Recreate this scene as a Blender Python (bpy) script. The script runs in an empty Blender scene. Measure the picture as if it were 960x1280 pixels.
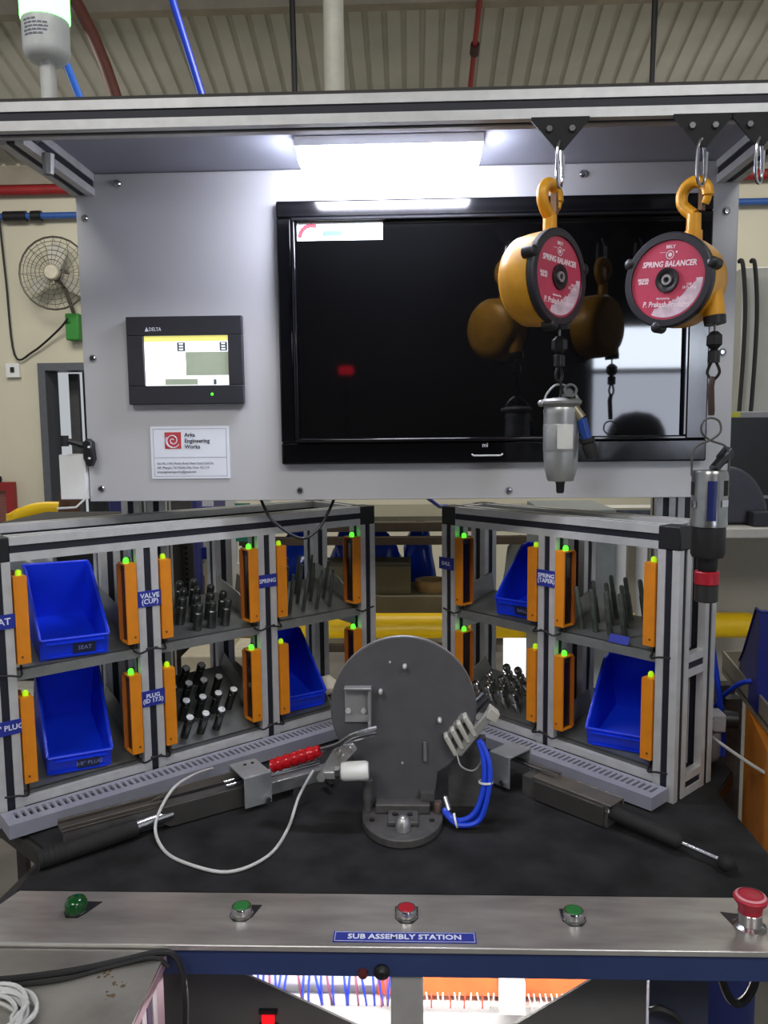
import bpy, bmesh, math, random
from mathutils import Vector, Matrix, Euler
random.seed(7)
S = bpy.context.scene
COL = S.collection
R = math.radians
PI = math.pi

# ------------------------------------------------------------------ camera, world, lights, exposure
def lin(c):
    return tuple((v / 12.92 if v <= .04045 else ((v + .055) / 1.055) ** 2.4) for v in c)

def rgb(r, g, b):
    return lin((r / 255, g / 255, b / 255))

p_, y_, r_ = R(6), R(2), R(-.6)
fw = Vector((-math.sin(y_) * math.cos(p_), math.cos(y_) * math.cos(p_), -math.sin(p_)))
ri0 = Vector((math.cos(y_), math.sin(y_), 0))
up0 = ri0.cross(fw)
ri = math.cos(r_) * ri0 + math.sin(r_) * up0
up = -math.sin(r_) * ri0 + math.cos(r_) * up0
cd = bpy.data.cameras.new('camera')
cd.sensor_fit = 'VERTICAL'
cd.sensor_height = 36
cd.sensor_width = 27
cd.lens = 1000 / 1280 * 36
cd.clip_start = .02
cam = bpy.data.objects.new('camera', cd)
COL.objects.link(cam)
m3 = Matrix((ri, up, -fw)).transposed()
cam.matrix_world = Matrix.Translation((0, 0, 1.5)) @ m3.to_4x4()
S.camera = cam
S.view_settings.view_transform = 'Standard'
S.view_settings.look = 'None'
S.view_settings.gamma = 1
S.view_settings.use_curve_mapping = False
S.view_settings.exposure = 0.0

W = bpy.data.worlds.new('world')
S.world = W
W.use_nodes = True
W.node_tree.nodes['Background'].inputs[0].default_value = (.9, .95, 1, 1)
W.node_tree.nodes['Background'].inputs[1].default_value = .5

def area(name, loc, rot, sx, sy, power, color=(1, 1, 1)):
    d = bpy.data.lights.new(name, 'AREA')
    d.shape = 'RECTANGLE'
    d.size, d.size_y, d.energy, d.color = sx, sy, power, color
    o = bpy.data.objects.new(name, d)
    o.location, o.rotation_euler = loc, rot
    COL.objects.link(o)
    return o

# added area lights, without lamp bodies, standing in for the hall's overhead light
area('hall_fill', (-1.6, -1.8, 4.3), (R(18), 0, 0), 1.6, 1.2, 80, (1, .98, .95))
area('hall_fill', (1.8, -2.2, 4.3), (R(18), 0, 0), 1.6, 1.2, 72, (1, .98, .95))
area('hall_fill', (-2.4, 4.2, 3.5), (R(25), 0, 0), 1.4, .8, 44, (1, .97, .9))
area('hall_fill', (.1, 2.7, 3.7), (0, 0, 0), 1.6, .6, 26, (1, .98, .94))  # fill added to brighten the boxes and yellow rail behind the racks
area('hall_fill', (2.4, 4.2, 3.5), (R(25), 0, 0), 1.4, .8, 40, (1, .97, .9))

# ------------------------------------------------------------------ materials
MATS = {}
def M(name, col, rough=.5, metal=0., var=.06, scale=30., bump=0., spec=.5, emit=None, es=0., stretch=None, coat=0.):
    if name in MATS:
        return MATS[name]
    m = bpy.data.materials.new(name)
    m.use_nodes = True
    nt = m.node_tree
    b = nt.nodes['Principled BSDF']
    c = rgb(*col)
    b.inputs['Roughness'].default_value = rough
    b.inputs['Metallic'].default_value = metal
    b.inputs['Specular IOR Level'].default_value = spec
    if coat:
        b.inputs['Coat Weight'].default_value = coat
    tc = nt.nodes.new('ShaderNodeTexCoord')
    mp = nt.nodes.new('ShaderNodeMapping')
    if stretch:
        mp.inputs['Scale'].default_value = stretch
    nt.links.new(tc.outputs['Object'], mp.inputs['Vector'])
    nz = nt.nodes.new('ShaderNodeTexNoise')
    nz.inputs['Scale'].default_value = scale
    nz.inputs['Detail'].default_value = 5
    nt.links.new(mp.outputs['Vector'], nz.inputs['Vector'])
    rp = nt.nodes.new('ShaderNodeValToRGB')
    rp.color_ramp.elements[0].position = .3
    rp.color_ramp.elements[1].position = .72
    lo = tuple(max(0, v * (1 - var * 1.6)) for v in c)
    hi = tuple(min(1, v * (1 + var * 1.6)) for v in c)
    rp.color_ramp.elements[0].color = (*lo, 1)
    rp.color_ramp.elements[1].color = (*hi, 1)
    nt.links.new(nz.outputs['Fac'], rp.inputs['Fac'])
    nt.links.new(rp.outputs['Color'], b.inputs['Base Color'])
    if bump:
        bp = nt.nodes.new('ShaderNodeBump')
        bp.inputs['Strength'].default_value = bump
        bp.inputs['Distance'].default_value = .002
        nt.links.new(nz.outputs['Fac'], bp.inputs['Height'])
        nt.links.new(bp.outputs['Normal'], b.inputs['Normal'])
    if emit:
        b.inputs['Emission Color'].default_value = (*rgb(*emit), 1)
        b.inputs['Emission Strength'].default_value = es
    MATS[name] = m
    return m

alu = M('aluminium', (202, 202, 202), .42, .35, .05, 40)
slot = M('slot_black', (24, 25, 38), .55, 0, .1, 40)
black = M('black_plastic', (22, 22, 25), .45, 0, .1, 60)
blackm = M('black_matte', (20, 20, 21), .75, 0, .2, 50)
blackg = M('black_gloss', (10, 10, 13), .12, 0, .1, 20, bump=.05)
panelm = M('panel_grey', (190, 190, 193), .42, .12, .012, 6, bump=.02)
hoodm = M('hood_grey', (150, 153, 166), .5, .1, .03, 8)
white = M('white_paint', (228, 228, 226), .5, 0, .03, 12)
whitep = M('white_nylon', (236, 236, 234), .4, 0, .02, 30)
paper = M('sign_white', (226, 230, 240), .4, 0, .01, 20)
chrome = M('chrome', (205, 205, 208), .18, 1, .04, 40)
steel = M('dull_steel', (172, 172, 172), .35, .7, .12, 50)
castm = M('cast_grey', (148, 148, 146), .5, .5, .1, 60, bump=.1)
dsteel = M('dark_steel', (72, 74, 76), .3, .9, .2, 60)
gunm = M('gunmetal', (88, 86, 85), .55, .35, .12, 60, bump=.08)
platem = M('fixture_grey', (82, 81, 84), .55, .1, .06, 25, bump=.05)
stainless = M('stainless', (160, 155, 149), .36, .6, .15, 9, bump=.04, stretch=(1, 4, 4))
orange = M('sensor_orange', (222, 134, 20), .45, 0, .05, 30)
orangeb = M('sensor_rust', (168, 92, 28), .5, 0, .08, 30)
ledg = M('led_green', (60, 230, 40), .3, 0, .02, 30, emit=(70, 255, 40), es=2.6)
ledy = M('led_lime', (170, 220, 20), .3, 0, .02, 30, emit=(180, 235, 20), es=.55)
binm = M('bin_blue', (14, 56, 222), .4, 0, .04, 25, bump=.03)
bindark = M('bin_navy', (12, 26, 110), .45, 0, .06, 25)
navy = M('plate_blue', (36, 48, 146), .4, 0, .03, 30)
letw = M('lettering_white', (228, 232, 245), .5, 0, .01, 30)
letd = M('lettering_dark', (60, 62, 76), .6, 0, .02, 30)
letg = M('lettering_grey', (120, 122, 135), .6, 0, .02, 30)
shelfm = M('shelf_grey', (96, 98, 98), .38, .5, .12, 20)
shelfl = M('shelf_edge', (138, 140, 138), .4, .5, .08, 30)
ductm = M('duct_grey', (142, 143, 156), .5, 0, .04, 30)
rubber = M('rubber_mat', (36, 36, 37), .8, 0, .34, 14, bump=.25, spec=.2)
rubbert = M('rubber_black', (26, 25, 25), .8, 0, .2, 50, bump=.1)
yellow = M('balancer_yellow', (212, 150, 30), .38, .1, .12, 25, bump=.05)
yelpipe = M('rail_yellow', (250, 204, 20), .4, 0, .04, 10)
red = M('button_red', (172, 22, 38), .35, 0, .06, 30)
redg = M('grip_red', (178, 14, 26), .22, 0, .06, 40)
green = M('button_green', (34, 112, 50), .4, 0, .06, 30)
dgreen = M('lens_green', (10, 70, 26), .15, 0, .08, 30)
bluepaint = M('blue_paint', (44, 60, 104), .5, .1, .08, 10)
greypaint = M('grey_paint', (136, 136, 140), .5, 0, .04, 20)
dgrey = M('dark_panel', (86, 84, 82), .6, 0, .05, 20)
hoseblue = M('hose_blue', (24, 66, 206), .35, 0, .04, 30)
hosesky = M('hose_sky', (40, 110, 220), .4, 0, .04, 30)
cablew = M('cable_white', (196, 196, 194), .5, 0, .04, 30)
cableb = M('cable_black', (22, 21, 22), .6, 0, .1, 30)
wallm = M('wall_cream', (208, 202, 180), .8, 0, .05, 1.2)
roofm = M('roof_sheet', (188, 185, 174), .55, .2, .07, 3)
floorm = M('floor_grey', (112, 108, 102), .7, 0, .15, 4)
purl = M('purlin', (150, 142, 126), .6, .1, .1, 6)
redpipe = M('pipe_red', (150, 34, 36), .5, 0, .1, 10)
brown = M('brown_steel', (86, 74, 62), .6, .1, .15, 8)
card = M('beige_box', (146, 138, 116), .8, 0, .06, 9)
cardg = M('olive_box', (112, 108, 86), .8, 0, .1, 9)
cabm = M('cabinet_grey', (176, 176, 168), .5, 0, .04, 6)
beige = M('cabinet_beige', (164, 158, 144), .55, 0, .05, 5)
dscreen = M('dark_screen', (16, 20, 20), .35, 0, .1, 10)
grille = M('fan_wire', (96, 92, 84), .5, .4, .1, 20)

# ------------------------------------------------------------------ mesh builder
class MB:
    def __init__(s):
        s.bm = bmesh.new()
        s.T = Matrix.Identity(4)
    def v(s, co):
        return s.bm.verts.new(s.T @ Vector(co))
    def f(s, vs):
        try:
            return s.bm.faces.new(vs)
        except ValueError:
            return None
    def box(s, x0, x1, y0, y1, z0, z1, m=None):
        T = s.T
        if m is not None:
            s.T = T @ m
        c = [s.v((x, y, z)) for z in (z0, z1) for y in (y0, y1) for x in (x0, x1)]
        s.T = T
        for q in ((0, 2, 3, 1), (4, 5, 7, 6), (0, 1, 5, 4), (2, 6, 7, 3), (0, 4, 6, 2), (1, 3, 7, 5)):
            s.f([c[i] for i in q])
        return s
    def prism(s, poly, d, m=None):
        """poly in local xy, extruded along local z by d"""
        T = s.T
        if m is not None:
            s.T = T @ m
        a = [s.v((x, y, 0)) for x, y in poly]
        b = [s.v((x, y, d)) for x, y in poly]
        s.T = T
        n = len(poly)
        s.f(a[::-1]); s.f(b)
        for i in range(n):
            j = (i + 1) % n
            s.f([a[i], a[j], b[j], b[i]])
        return s
    def rev(s, prof, m=None, n=20, cap=True):
        """profile [(r, z)...] about local z"""
        T = s.T
        if m is not None:
            s.T = T @ m
        rings = []
        for r, z in prof:
            if r < 1e-6:
                rings.append([s.v((0, 0, z))])
            else:
                rings.append([s.v((r * math.cos(2 * PI * k / n), r * math.sin(2 * PI * k / n), z)) for k in range(n)])
        s.T = T
        for A, B in zip(rings, rings[1:]):
            if len(A) == 1 and len(B) == 1:
                continue
            for k in range(n):
                j = (k + 1) % n
                if len(A) == 1:
                    s.f([A[0], B[j], B[k]])
                elif len(B) == 1:
                    s.f([A[k], A[j], B[0]])
                else:
                    s.f([A[k], A[j], B[j], B[k]])
        if cap:
            if len(rings[0]) > 1: s.f(rings[0][::-1])
            if len(rings[-1]) > 1: s.f(rings[-1])
        return s
    def cyl(s, p0, p1, r0, r1=None, n=14):
        p0, p1 = Vector(p0), Vector(p1)
        d = p1 - p0
        m = Matrix.Translation(p0) @ d.to_track_quat('Z', 'Y').to_matrix().to_4x4()
        return s.rev([(r0, 0), (r0 if r1 is None else r1, d.length)], m, n)
    def tube(s, pts, r, n=8, sub=6, closed=False, smooth=True):
        P = [Vector(p) for p in pts]
        if smooth and len(P) > 2:
            Q = []
            N = len(P)
            rng = range(N) if closed else range(N - 1)
            for i in rng:
                if closed:
                    a, b, c, d = P[(i - 1) % N], P[i], P[(i + 1) % N], P[(i + 2) % N]
                else:
                    a, b, c, d = P[max(i - 1, 0)], P[i], P[i + 1], P[min(i + 2, N - 1)]
                for k in range(sub):
                    t = k / sub
                    Q.append(.5 * ((2 * b) + (-a + c) * t + (2 * a - 5 * b + 4 * c - d) * t * t + (-a + 3 * b - 3 * c + d) * t ** 3))
            if not closed:
                Q.append(P[-1])
            P = Q
        N = len(P)
        tan = []
        for i in range(N):
            if closed:
                t = P[(i + 1) % N] - P[(i - 1) % N]
            else:
                t = P[min(i + 1, N - 1)] - P[max(i - 1, 0)]
            tan.append(t.normalized())
        u = tan[0].orthogonal().normalized()
        rings = []
        for i in range(N):
            u = (u - tan[i] * u.dot(tan[i]))
            u = u.normalized() if u.length > 1e-6 else tan[i].orthogonal().normalized()
            w = tan[i].cross(u)
            rr = r[min(i, len(r) - 1)] if isinstance(r, (list, tuple)) else r
            rings.append([s.v(P[i] + rr * (math.cos(2 * PI * k / n) * u + math.sin(2 * PI * k / n) * w)) for k in range(n)])
        pairs = list(zip(rings, rings[1:]))
        if closed:
            pairs.append((rings[-1], rings[0]))
        for A, B in pairs:
            for k in range(n):
                j = (k + 1) % n
                s.f([A[k], A[j], B[j], B[k]])
        if not closed:
            s.f(rings[0][::-1]); s.f(rings[-1])
        return s
    def ball(s, c, r, sz=1., n=14):
        pr = [(r * math.sin(PI * k / 8), -r * sz * math.cos(PI * k / 8)) for k in range(9)]
        pr[0] = (0, -r * sz); pr[-1] = (0, r * sz)
        return s.rev(pr, Matrix.Translation(c), n, cap=False)
    def prof(s, axis, lo, hi, c, h=.02, a=.0064, d=.007):
        """slotted aluminium section along a local axis"""
        q = [(-h, -h), (-a, -h), (-a, -h + d), (a, -h + d), (a, -h), (h, -h), (h, -a), (h - d, -a), (h - d, a), (h, a), (h, h),
             (a, h), (a, h - d), (-a, h - d), (-a, h), (-h, h), (-h, a), (-h + d, a), (-h + d, -a), (-h, -a)]
        s.prism(q, hi - lo, axm(axis, lo, c))
        return s
    def strips(s, axis, lo, hi, c, h=.02, a=.0064, d=.007):
        m = axm(axis, lo, c)
        L = hi - lo
        g = .0022
        e = .0002
        s.box(-a + e, a - e, -h + g, -h + d - e, 0, L, m); s.box(-a + e, a - e, h - d + e, h - g, 0, L, m)
        s.box(-h + g, -h + d - e, -a + e, a - e, 0, L, m); s.box(h - d + e, h - g, -a + e, a - e, 0, L, m)
        return s

def axm(axis, lo, c):
    if axis == 'z':
        return Matrix.Translation((c[0], c[1], lo))
    if axis == 'x':   # local x->y, y->z, z->x
        return Matrix.Translation((lo, c[0], c[1])) @ Matrix(((0, 0, 1, 0), (1, 0, 0, 0), (0, 1, 0, 0), (0, 0, 0, 1)))
    return Matrix.Translation((c[0], lo, c[1])) @ Matrix(((0, 1, 0, 0), (0, 0, 1, 0), (1, 0, 0, 0), (0, 0, 0, 1)))

def lookm(o, z, x=None):
    """matrix at o with local z along z and local x near x"""
    z = Vector(z).normalized()
    x = Vector(x) if x is not None else z.orthogonal()
    y = z.cross(x).normalized()
    x = y.cross(z).normalized()
    return Matrix.Translation(o) @ Matrix((x, y, z)).transposed().to_4x4()

ROOT = {}
def tag(o, label=None, cat=None, group=None, kind=None):
    if label: o['label'] = label
    if cat: o['category'] = cat
    if group: o['group'] = group
    if kind: o['kind'] = kind
    return o

def finish(o, bev=0):
    if bev:
        md = o.modifiers.new('bevel', 'BEVEL')
        md.width = bev
        md.segments = 2
        md.limit_method = 'ANGLE'
        md.angle_limit = R(50)

def mesh_obj(name, b, mat, parent=None, label=None, world=False, bev=0, kind=None):
    """one mesh object; verts in the thing's local space, or in world space when world is set"""
    bmesh.ops.recalc_face_normals(b.bm, faces=b.bm.faces)
    me = bpy.data.meshes.new(name)
    if parent is not None and world:
        r = parent
        while r.parent: r = r.parent
        b.bm.transform(ROOT[r.name].inverted())
    b.bm.to_mesh(me)
    b.bm.free()
    for p in me.polygons:
        p.use_smooth = True
    me.set_sharp_from_angle(angle=R(38))
    me.materials.append(mat)
    o = bpy.data.objects.new(name, me)
    COL.objects.link(o)
    if parent is not None:
        o.parent = parent
    tag(o, label, kind=kind)
    finish(o, bev)
    return o

def thing(name, label, cat, loc=(0, 0, 0), rz=0, group=None, mw=None):
    o = bpy.data.objects.new(name, None)
    o.empty_display_size = .05
    COL.objects.link(o)
    if mw is None:
        mw = Matrix.Translation(loc) @ Matrix.Rotation(rz, 4, 'Z')
    o.matrix_world = mw
    ROOT[o.name] = mw.copy()
    return tag(o, label, cat, group)

def solo(name, b, mat, label, cat, group=None, bev=0, kind=None, origin=None):
    """a thing that is one mesh, built in world space"""
    if origin is None:
        vs = [v.co for v in b.bm.verts]
        origin = Vector((sum(v.x for v in vs) / len(vs), sum(v.y for v in vs) / len(vs), min(v.z for v in vs)))
    b.bm.transform(Matrix.Translation(-Vector(origin)))
    o = mesh_obj(name, b, mat, bev=bev)
    o.location = origin
    ROOT[o.name] = Matrix.Translation(origin)
    return tag(o, label, cat, group, kind)

def struct(name, b, mat, bev=0):
    o = mesh_obj(name, b, mat, bev=bev)
    o['kind'] = 'structure'
    ROOT[o.name] = Matrix.Identity(4)
    return o

def copy_tree(o, parent=None, **kw):
    c = o.copy()
    COL.objects.link(c)
    if parent is not None:
        c.parent = parent
    for ch in list(o.children):
        copy_tree(ch, c)
    return c

def text(body, size, m, mat, parent, name='lettering', ext=.0003, bold=0., align='CENTER', sx=1., shear=0., line=1.):
    cu = bpy.data.curves.new('txt', 'FONT')
    cu.body = body
    cu.size = size
    cu.align_x = align
    cu.align_y = 'CENTER'
    cu.extrude = ext
    cu.offset = bold
    cu.shear = shear
    cu.space_line = line
    cu.resolution_u = 2
    t = bpy.data.objects.new('txt', cu)
    COL.objects.link(t)
    dg = bpy.context.evaluated_depsgraph_get()
    me = bpy.data.meshes.new_from_object(t.evaluated_get(dg))
    bpy.data.objects.remove(t)
    bpy.data.curves.remove(cu)
    me.transform(m @ Matrix.Scale(sx, 4, (1, 0, 0)))
    me.materials.clear()
    me.materials.append(mat)
    me.name = name
    o = bpy.data.objects.new(name, me)
    COL.objects.link(o)
    o.parent = parent
    return o

FRONT = lambda x, y, z: Matrix.Translation((x, y, z)) @ Matrix.Rotation(R(90), 4, 'X')   # text facing -y

def alum(parent, name, axis, lo, hi, c, label=None, h=.02):
    o = mesh_obj(name, MB().prof(axis, lo, hi, c, h), alu, parent, label)
    mesh_obj('slot_strip', MB().strips(axis, lo, hi, c, h), slot, o)
    return o

# ------------------------------------------------------------------ the hall
BZ = .85
struct('floor', MB().box(-7, 7, -6, 6.6, -.1, 0), floorm)
b = MB()
b.box(-7, -3.02, 6.5, 6.7, 0, 3.62); b.box(-2.2, 7, 6.5, 6.7, 0, 3.62); b.box(-3.02, -2.2, 6.5, 6.7, 2.05, 3.62)
struct('wall_back', b, wallm)
b = MB(); b.box(-7, 7, -6.1, -6, 0, 6.6)
struct('wall_front', b, M('wall_dim', (70, 70, 70), .8))
# corrugated roof falling towards the back wall
def roof_z(y): return 3.6 + (6.5 - y) * .29
b = MB()
pit = .118
prf = [(0, 0), (.070, 0), (.077, .018), (.102, .018), (.109, 0)]
top0, top1 = [], []
n = int(14.4 / pit)
for i in range(n):
    for dx, dz in prf:
        x = -7.2 + i * pit + dx
        top0.append(b.v((x, 6.8, roof_z(6.8) + dz)))
        top1.append(b.v((x, -6.1, roof_z(-6.1) + dz)))
for i in range(len(top0) - 1):
    b.f([top0[i], top0[i + 1], top1[i + 1], top1[i]])
struct('ceiling', b, roofm)
for k, (y, h) in enumerate(((4.92, .12), (6.05, .1))):
    z = roof_z(y)
    struct('trim_%d' % (k + 1), MB().box(-7, 7, y - .04, y + .04, z - h - .012, z - .012), purl)
struct('trim_3', MB().box(-7, 7, 6.38, 6.5, 3.42, 3.56), purl)
# doorway in the back wall, dark passage behind
b = MB()
b.box(-3.02, -2.96, 6.46, 6.7, 0, 2.05); b.box(-2.26, -2.2, 6.46, 6.7, 0, 2.05); b.box(-2.96, -2.26, 6.46, 6.7, 1.99, 2.05)
d1 = struct('door_1', b, M('door_frame', (90, 92, 98), .5))
b = MB()
b.box(-3.0, -2.2, 7.3, 7.34, 0, 2.1)
mesh_obj('passage_wall', b, M('passage', (46, 48, 52), .8), d1)
for k in range(4):
    b = MB(); b.box(-2.88 + k * .17, -2.80 + k * .17, 6.72, 6.76, 0, 1.98)
    mesh_obj('door_strip', b, [M('strip_grey', (72, 72, 74), .5), M('strip_dark', (26, 26, 30), .5)][k % 2], d1)

def pipe(name, pts, r, mat, label, cat, smooth=False, n=10):
    return solo(name, MB().tube(pts, r, n, smooth=smooth), mat, label, cat)

def wall_pipe(name, z, r, mat, label):
    t = thing(name, label, 'pipe', (0, 6.42, z))
    mesh_obj('tube', MB().tube([(-7, 6.42, z), (7, 6.42, z)], r, 10), mat, t, world=True)
    b = MB()
    for x in (-6, -4, -2, 0, 2, 4, 6):
        b.box(x - .02, x + .02, 6.41, 6.498, z - r - .012, z + r + .012)
    mesh_obj('clip', b, grille, t, world=True, kind='stuff')
    return t
wall_pipe('sprinkler_pipe', 3.39, .04, redpipe, 'red pipe running along the top of the cream wall')
hp = wall_pipe('air_pipe', 3.19, .026, M('pipe_blue', (52, 92, 160), .4), 'blue air pipe running along the cream wall below the red pipe')
b = MB(); b.tube([(-3.2, 6.42, 3.19), (-3.02, 6.42, 3.19)], .04, 12); b.tube([(-2.98, 6.42, 3.19), (-2.9, 6.42, 3.19)], .04, 12)
mesh_obj('coupling', b, black, hp, world=True, label='black coupling')
# hanging cable loop and switch box
pipe('hanging_cable', [(-3.25, 6.44, 3.16), (-3.235, 6.46, 2.7), (-3.20, 6.46, 2.12), (-3.05, 6.46, 2.14), (-2.82, 6.42, 2.30), (-2.7, 6.34, 2.38)], .0085, cableb,
     'thin black cable looping down the cream wall towards the fan', 'cable', True)
t = thing('wall_switch', 'small white switch box on the cream wall left of the doorway', 'switch', (-3.22, 6.48, 1.94))
mesh_obj('switch_box', MB().box(-3.28, -3.17, 6.46, 6.5, 1.94, 2.05), white, t, world=True)
mesh_obj('rocker', MB().box(-3.24, -3.21, 6.45, 6.46, 1.98, 2.02), black, t, world=True)
# wall fan
fx, fy, fz = -2.76, 6.28, 2.72
t = thing('wall_fan', 'round wire-cage wall fan on the cream wall above the doorway', 'fan', (fx, 6.48, fz - .4))
b = MB()
for k in range(7):
    rr = .06 + .036 * k
    yy = fy - .05 + .05 * (k / 6) ** 2
    b.tube([(fx + rr * math.cos(a * PI / 12), yy, fz + rr * math.sin(a * PI / 12)) for a in range(24)], .0026 if k < 6 else .008, 5, 1, True, False)
for a in range(24):
    an = a * PI / 12
    b.tube([(fx + .05 * math.cos(an), fy - .05, fz + .05 * math.sin(an)), (fx + .276 * math.cos(an), fy, fz + .276 * math.sin(an))], .0019, 4, smooth=False)
mesh_obj('front_grille', b, grille, t, world=True, kind='stuff')
b = MB()
for a in range(16):
    an = a * PI / 8
    b.tube([(fx + .05 * math.cos(an), fy + .13, fz + .05 * math.sin(an)), (fx + .2 * math.cos(an), fy + .1, fz + .2 * math.sin(an)), (fx + .276 * math.cos(an), fy, fz + .276 * math.sin(an))], .0019, 4, smooth=False)
mesh_obj('rear_grille', b, grille, t, world=True, kind='stuff')
for k in range(3):
    a = R(90 + 120 * k)
    m = Matrix.Translation((fx, fy + .04, fz)) @ Matrix.Rotation(R(90), 4, 'X') @ Matrix.Rotation(a, 4, 'Z') @ Matrix.Rotation(R(22), 4, 'X')
    mesh_obj('fan_blade', MB().prism([(.04, -.03), (.14, -.07), (.23, -.06), (.245, .01), (.2, .06), (.1, .05), (.04, .03)], .004, m), M('blade', (190, 186, 172), .5), t, world=True)
mesh_obj('motor', MB().rev([(.0, 0), (.055, .004), (.06, .02), (.06, .09), (.05, .1)], Matrix.Translation((fx, fy + .06, fz)) @ Matrix.Rotation(R(-90), 4, 'X'), 18), M('motor_dark', (72, 66, 56), .5), t, world=True)
mesh_obj('hub_cap', MB().rev([(0, .07), (.05, .066), (.062, .05), (.062, .03)], Matrix.Translation((fx, fy, fz)) @ Matrix.Rotation(R(90), 4, 'X'), 18), M('hub_cream', (196, 188, 168), .5), t, world=True)
mesh_obj('arm', MB().tube([(fx, fy + .1, fz), (fx + .06, fy + .16, fz - .25), (fx + .07, fy + .2, fz - .34)], .016, 8), M('motor_dark', (72, 66, 56), .5), t, world=True)
mesh_obj('control_box', MB().box(fx + .02, fx + .13, fy + .1, fy + .2, fz - .5, fz - .29), M('fan_green', (44, 130, 44), .5), t, world=True, label='green fan control box', bev=.01)
# red framed board
t = thing('notice_board', 'red framed mesh board at the foot of the cream wall, left edge', 'board', (-3.4, 6.45, .62))
b = MB()
b.box(-3.7, -3.26, 6.42, 6.48, 1.02, 1.09); b.box(-3.7, -3.26, 6.42, 6.48, .62, .67); b.box(-3.32, -3.26, 6.42, 6.48, .67, 1.02); b.box(-3.7, -3.64, 6.42, 6.48, .67, 1.02)
mesh_obj('frame', b, redpipe, t, world=True)
b = MB()
for k in range(18):
    b.box(-3.64, -3.32, 6.45, 6.456, .675 + k * .019, .687 + k * .019)
mesh_obj('mesh_panel', b, M('mesh_red', (146, 84, 76), .6), t, world=True, kind='stuff')
mesh_obj('handle', MB().tube([(-3.42, 6.44, 1.09), (-3.42, 6.44, 1.13), (-3.37, 6.44, 1.13), (-3.37, 6.44, 1.09)], .012, 6), black, t, world=True)

# roof services
def strand(name, a, c, r, mat, label, cat, sag=0):
    a, c = Vector(a), Vector(c)
    e = (a + c) / 2; e.z -= sag
    return pipe(name, [a, e, c], r, mat, label, cat, True)
strand('drop_hose', (-1.30, 3.0, 3.00), (-.62, 1.75, 1.99), .011, hosesky, 'blue air hose coming down behind the green tower light', 'hose')
strand('drop_hose', (-1.02, 3.2, 3.55), (-.42, 2.1, 1.99), .012, hoseblue, 'blue air hose coming down to the gantry right of the tower light', 'hose')
pipe('brown_conduit', [(-1.75, 3.9, 3.85), (-1.42, 3.9, 3.2), (-1.3, 3.9, 2.4), (-1.3, 3.9, 0)], .028, M('conduit_brown', (98, 52, 40), .6), 'rusty brown pipe dropping from the roof behind the tower light', 'pipe', True)
pipe('drop_pole', [(-.165, 1.86, 4.9), (-.165, 1.86, 1.975)], .0225, M('pole_cream', (196, 190, 176), .5), 'cream service pole rising from the gantry to the roof', 'pole')
pipe('drop_cable', [(-.56, 4.0, 4.3), (-.55, 4.0, 3.6), (-.54, 4.0, 2.4)], .014, cableb, 'black cable hanging from the roof left of the cream pole', 'cable')
pipe('drop_cable', [(1.14, 4.0, 4.3), (1.15, 4.0, 3.5), (1.14, 4.0, 2.4)], .014, cableb, 'black cable hanging from the roof above the right balancer', 'cable')
t = thing('roof_pipe', 'thin red pipe running along the roof sheets above the lamp', 'pipe', (.1, 5, 3.5))
x0, x1 = .42, .12
mesh_obj('tube', MB().tube([(x0, 3.0, roof_z(3.0) - .14), (x0 - .02, 6.3, roof_z(6.3) - .14)], .016, 8), redpipe, t, world=True)
mesh_obj('coupling', MB().tube([(x0 - .012, 5.2, roof_z(5.2) - .14), (x0 - .012, 5.28, roof_z(5.28) - .14)], .028, 8), M('coupling_dark', (60, 26, 26), .6), t, world=True)

# ------------------------------------------------------------------ overhead frame with panel and hood
fr = thing('overhead_frame', 'aluminium gantry with grey instrument panel and hood above the bench', 'frame', (0, 1.7, 0))
def al(name, axis, lo, hi, c, label=None): 
    o = mesh_obj(name, MB().prof(axis, lo, hi, c), alu, fr, label, world=True)
    mesh_obj('slot_strip', MB().strips(axis, lo, hi, c), slot, o, world=True)
al('front_beam', 'x', -.8, .8, (1.21, 1.953))
al('side_beam', 'y', 1.23, 1.72, (-.597, 1.948)); al('side_beam', 'y', 1.23, 1.72, (.567, 1.948))
al('rear_beam', 'x', -.577, .547, (1.70, 1.948))
for x in (-.6, -.545, .53, .575):
    al('upright', 'z', .8504, 1.928, (x, 1.70))
al('lower_beam', 'x', -.6, .57, (1.655, 1.392))
mesh_obj('hood_sheet', MB().box(-.62, .60, 1.228, 1.73, 1.9685, 1.973), hoodm, fr, world=True)
b = MB(); b.box(-.8, .8, 1.195, 1.235, 1.9735, 1.9795)
mesh_obj('top_gasket', b, M('gasket', (60, 58, 56), .8), fr, world=True)
mesh_obj('back_panel', MB().box(-.613, .588, 1.5, 1.504, 1.366, 1.967), panelm, fr, 'large grey instrument panel', world=True, bev=.0012)
mesh_obj('side_cover', MB().box(-.612, -.608, 1.504, 1.68, 1.368, 1.925), panelm, fr, world=True)
mesh_obj('side_cover', MB().box(.583, .587, 1.504, 1.68, 1.368, 1.925), panelm, fr, world=True)
mesh_obj('bottom_cover', MB().box(-.606, .582, 1.505, 1.63, 1.3665, 1.3695), panelm, fr, world=True)
for x, z in ((-.5334, 1.9485), (-.5972, 1.8888), (-.5947, 1.6351), (-.5898, 1.3903), (-.2106, 1.3843), (.1817, 1.3813), (.5663, 1.8793), (.5675, 1.6311), (.5640, 1.391), (.31, 1.9485)):
    m = Matrix.Translation((x, 1.5, z)) @ Matrix.Rotation(R(90), 4, 'X')
    mesh_obj('screw', MB().rev([(.0075, 0), (.007, .0025), (.0045, .0048), (0, .0052)], m, 12), chrome, fr, world=True)
for x, z in ((.3755, 1.9485),):
    pass
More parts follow.
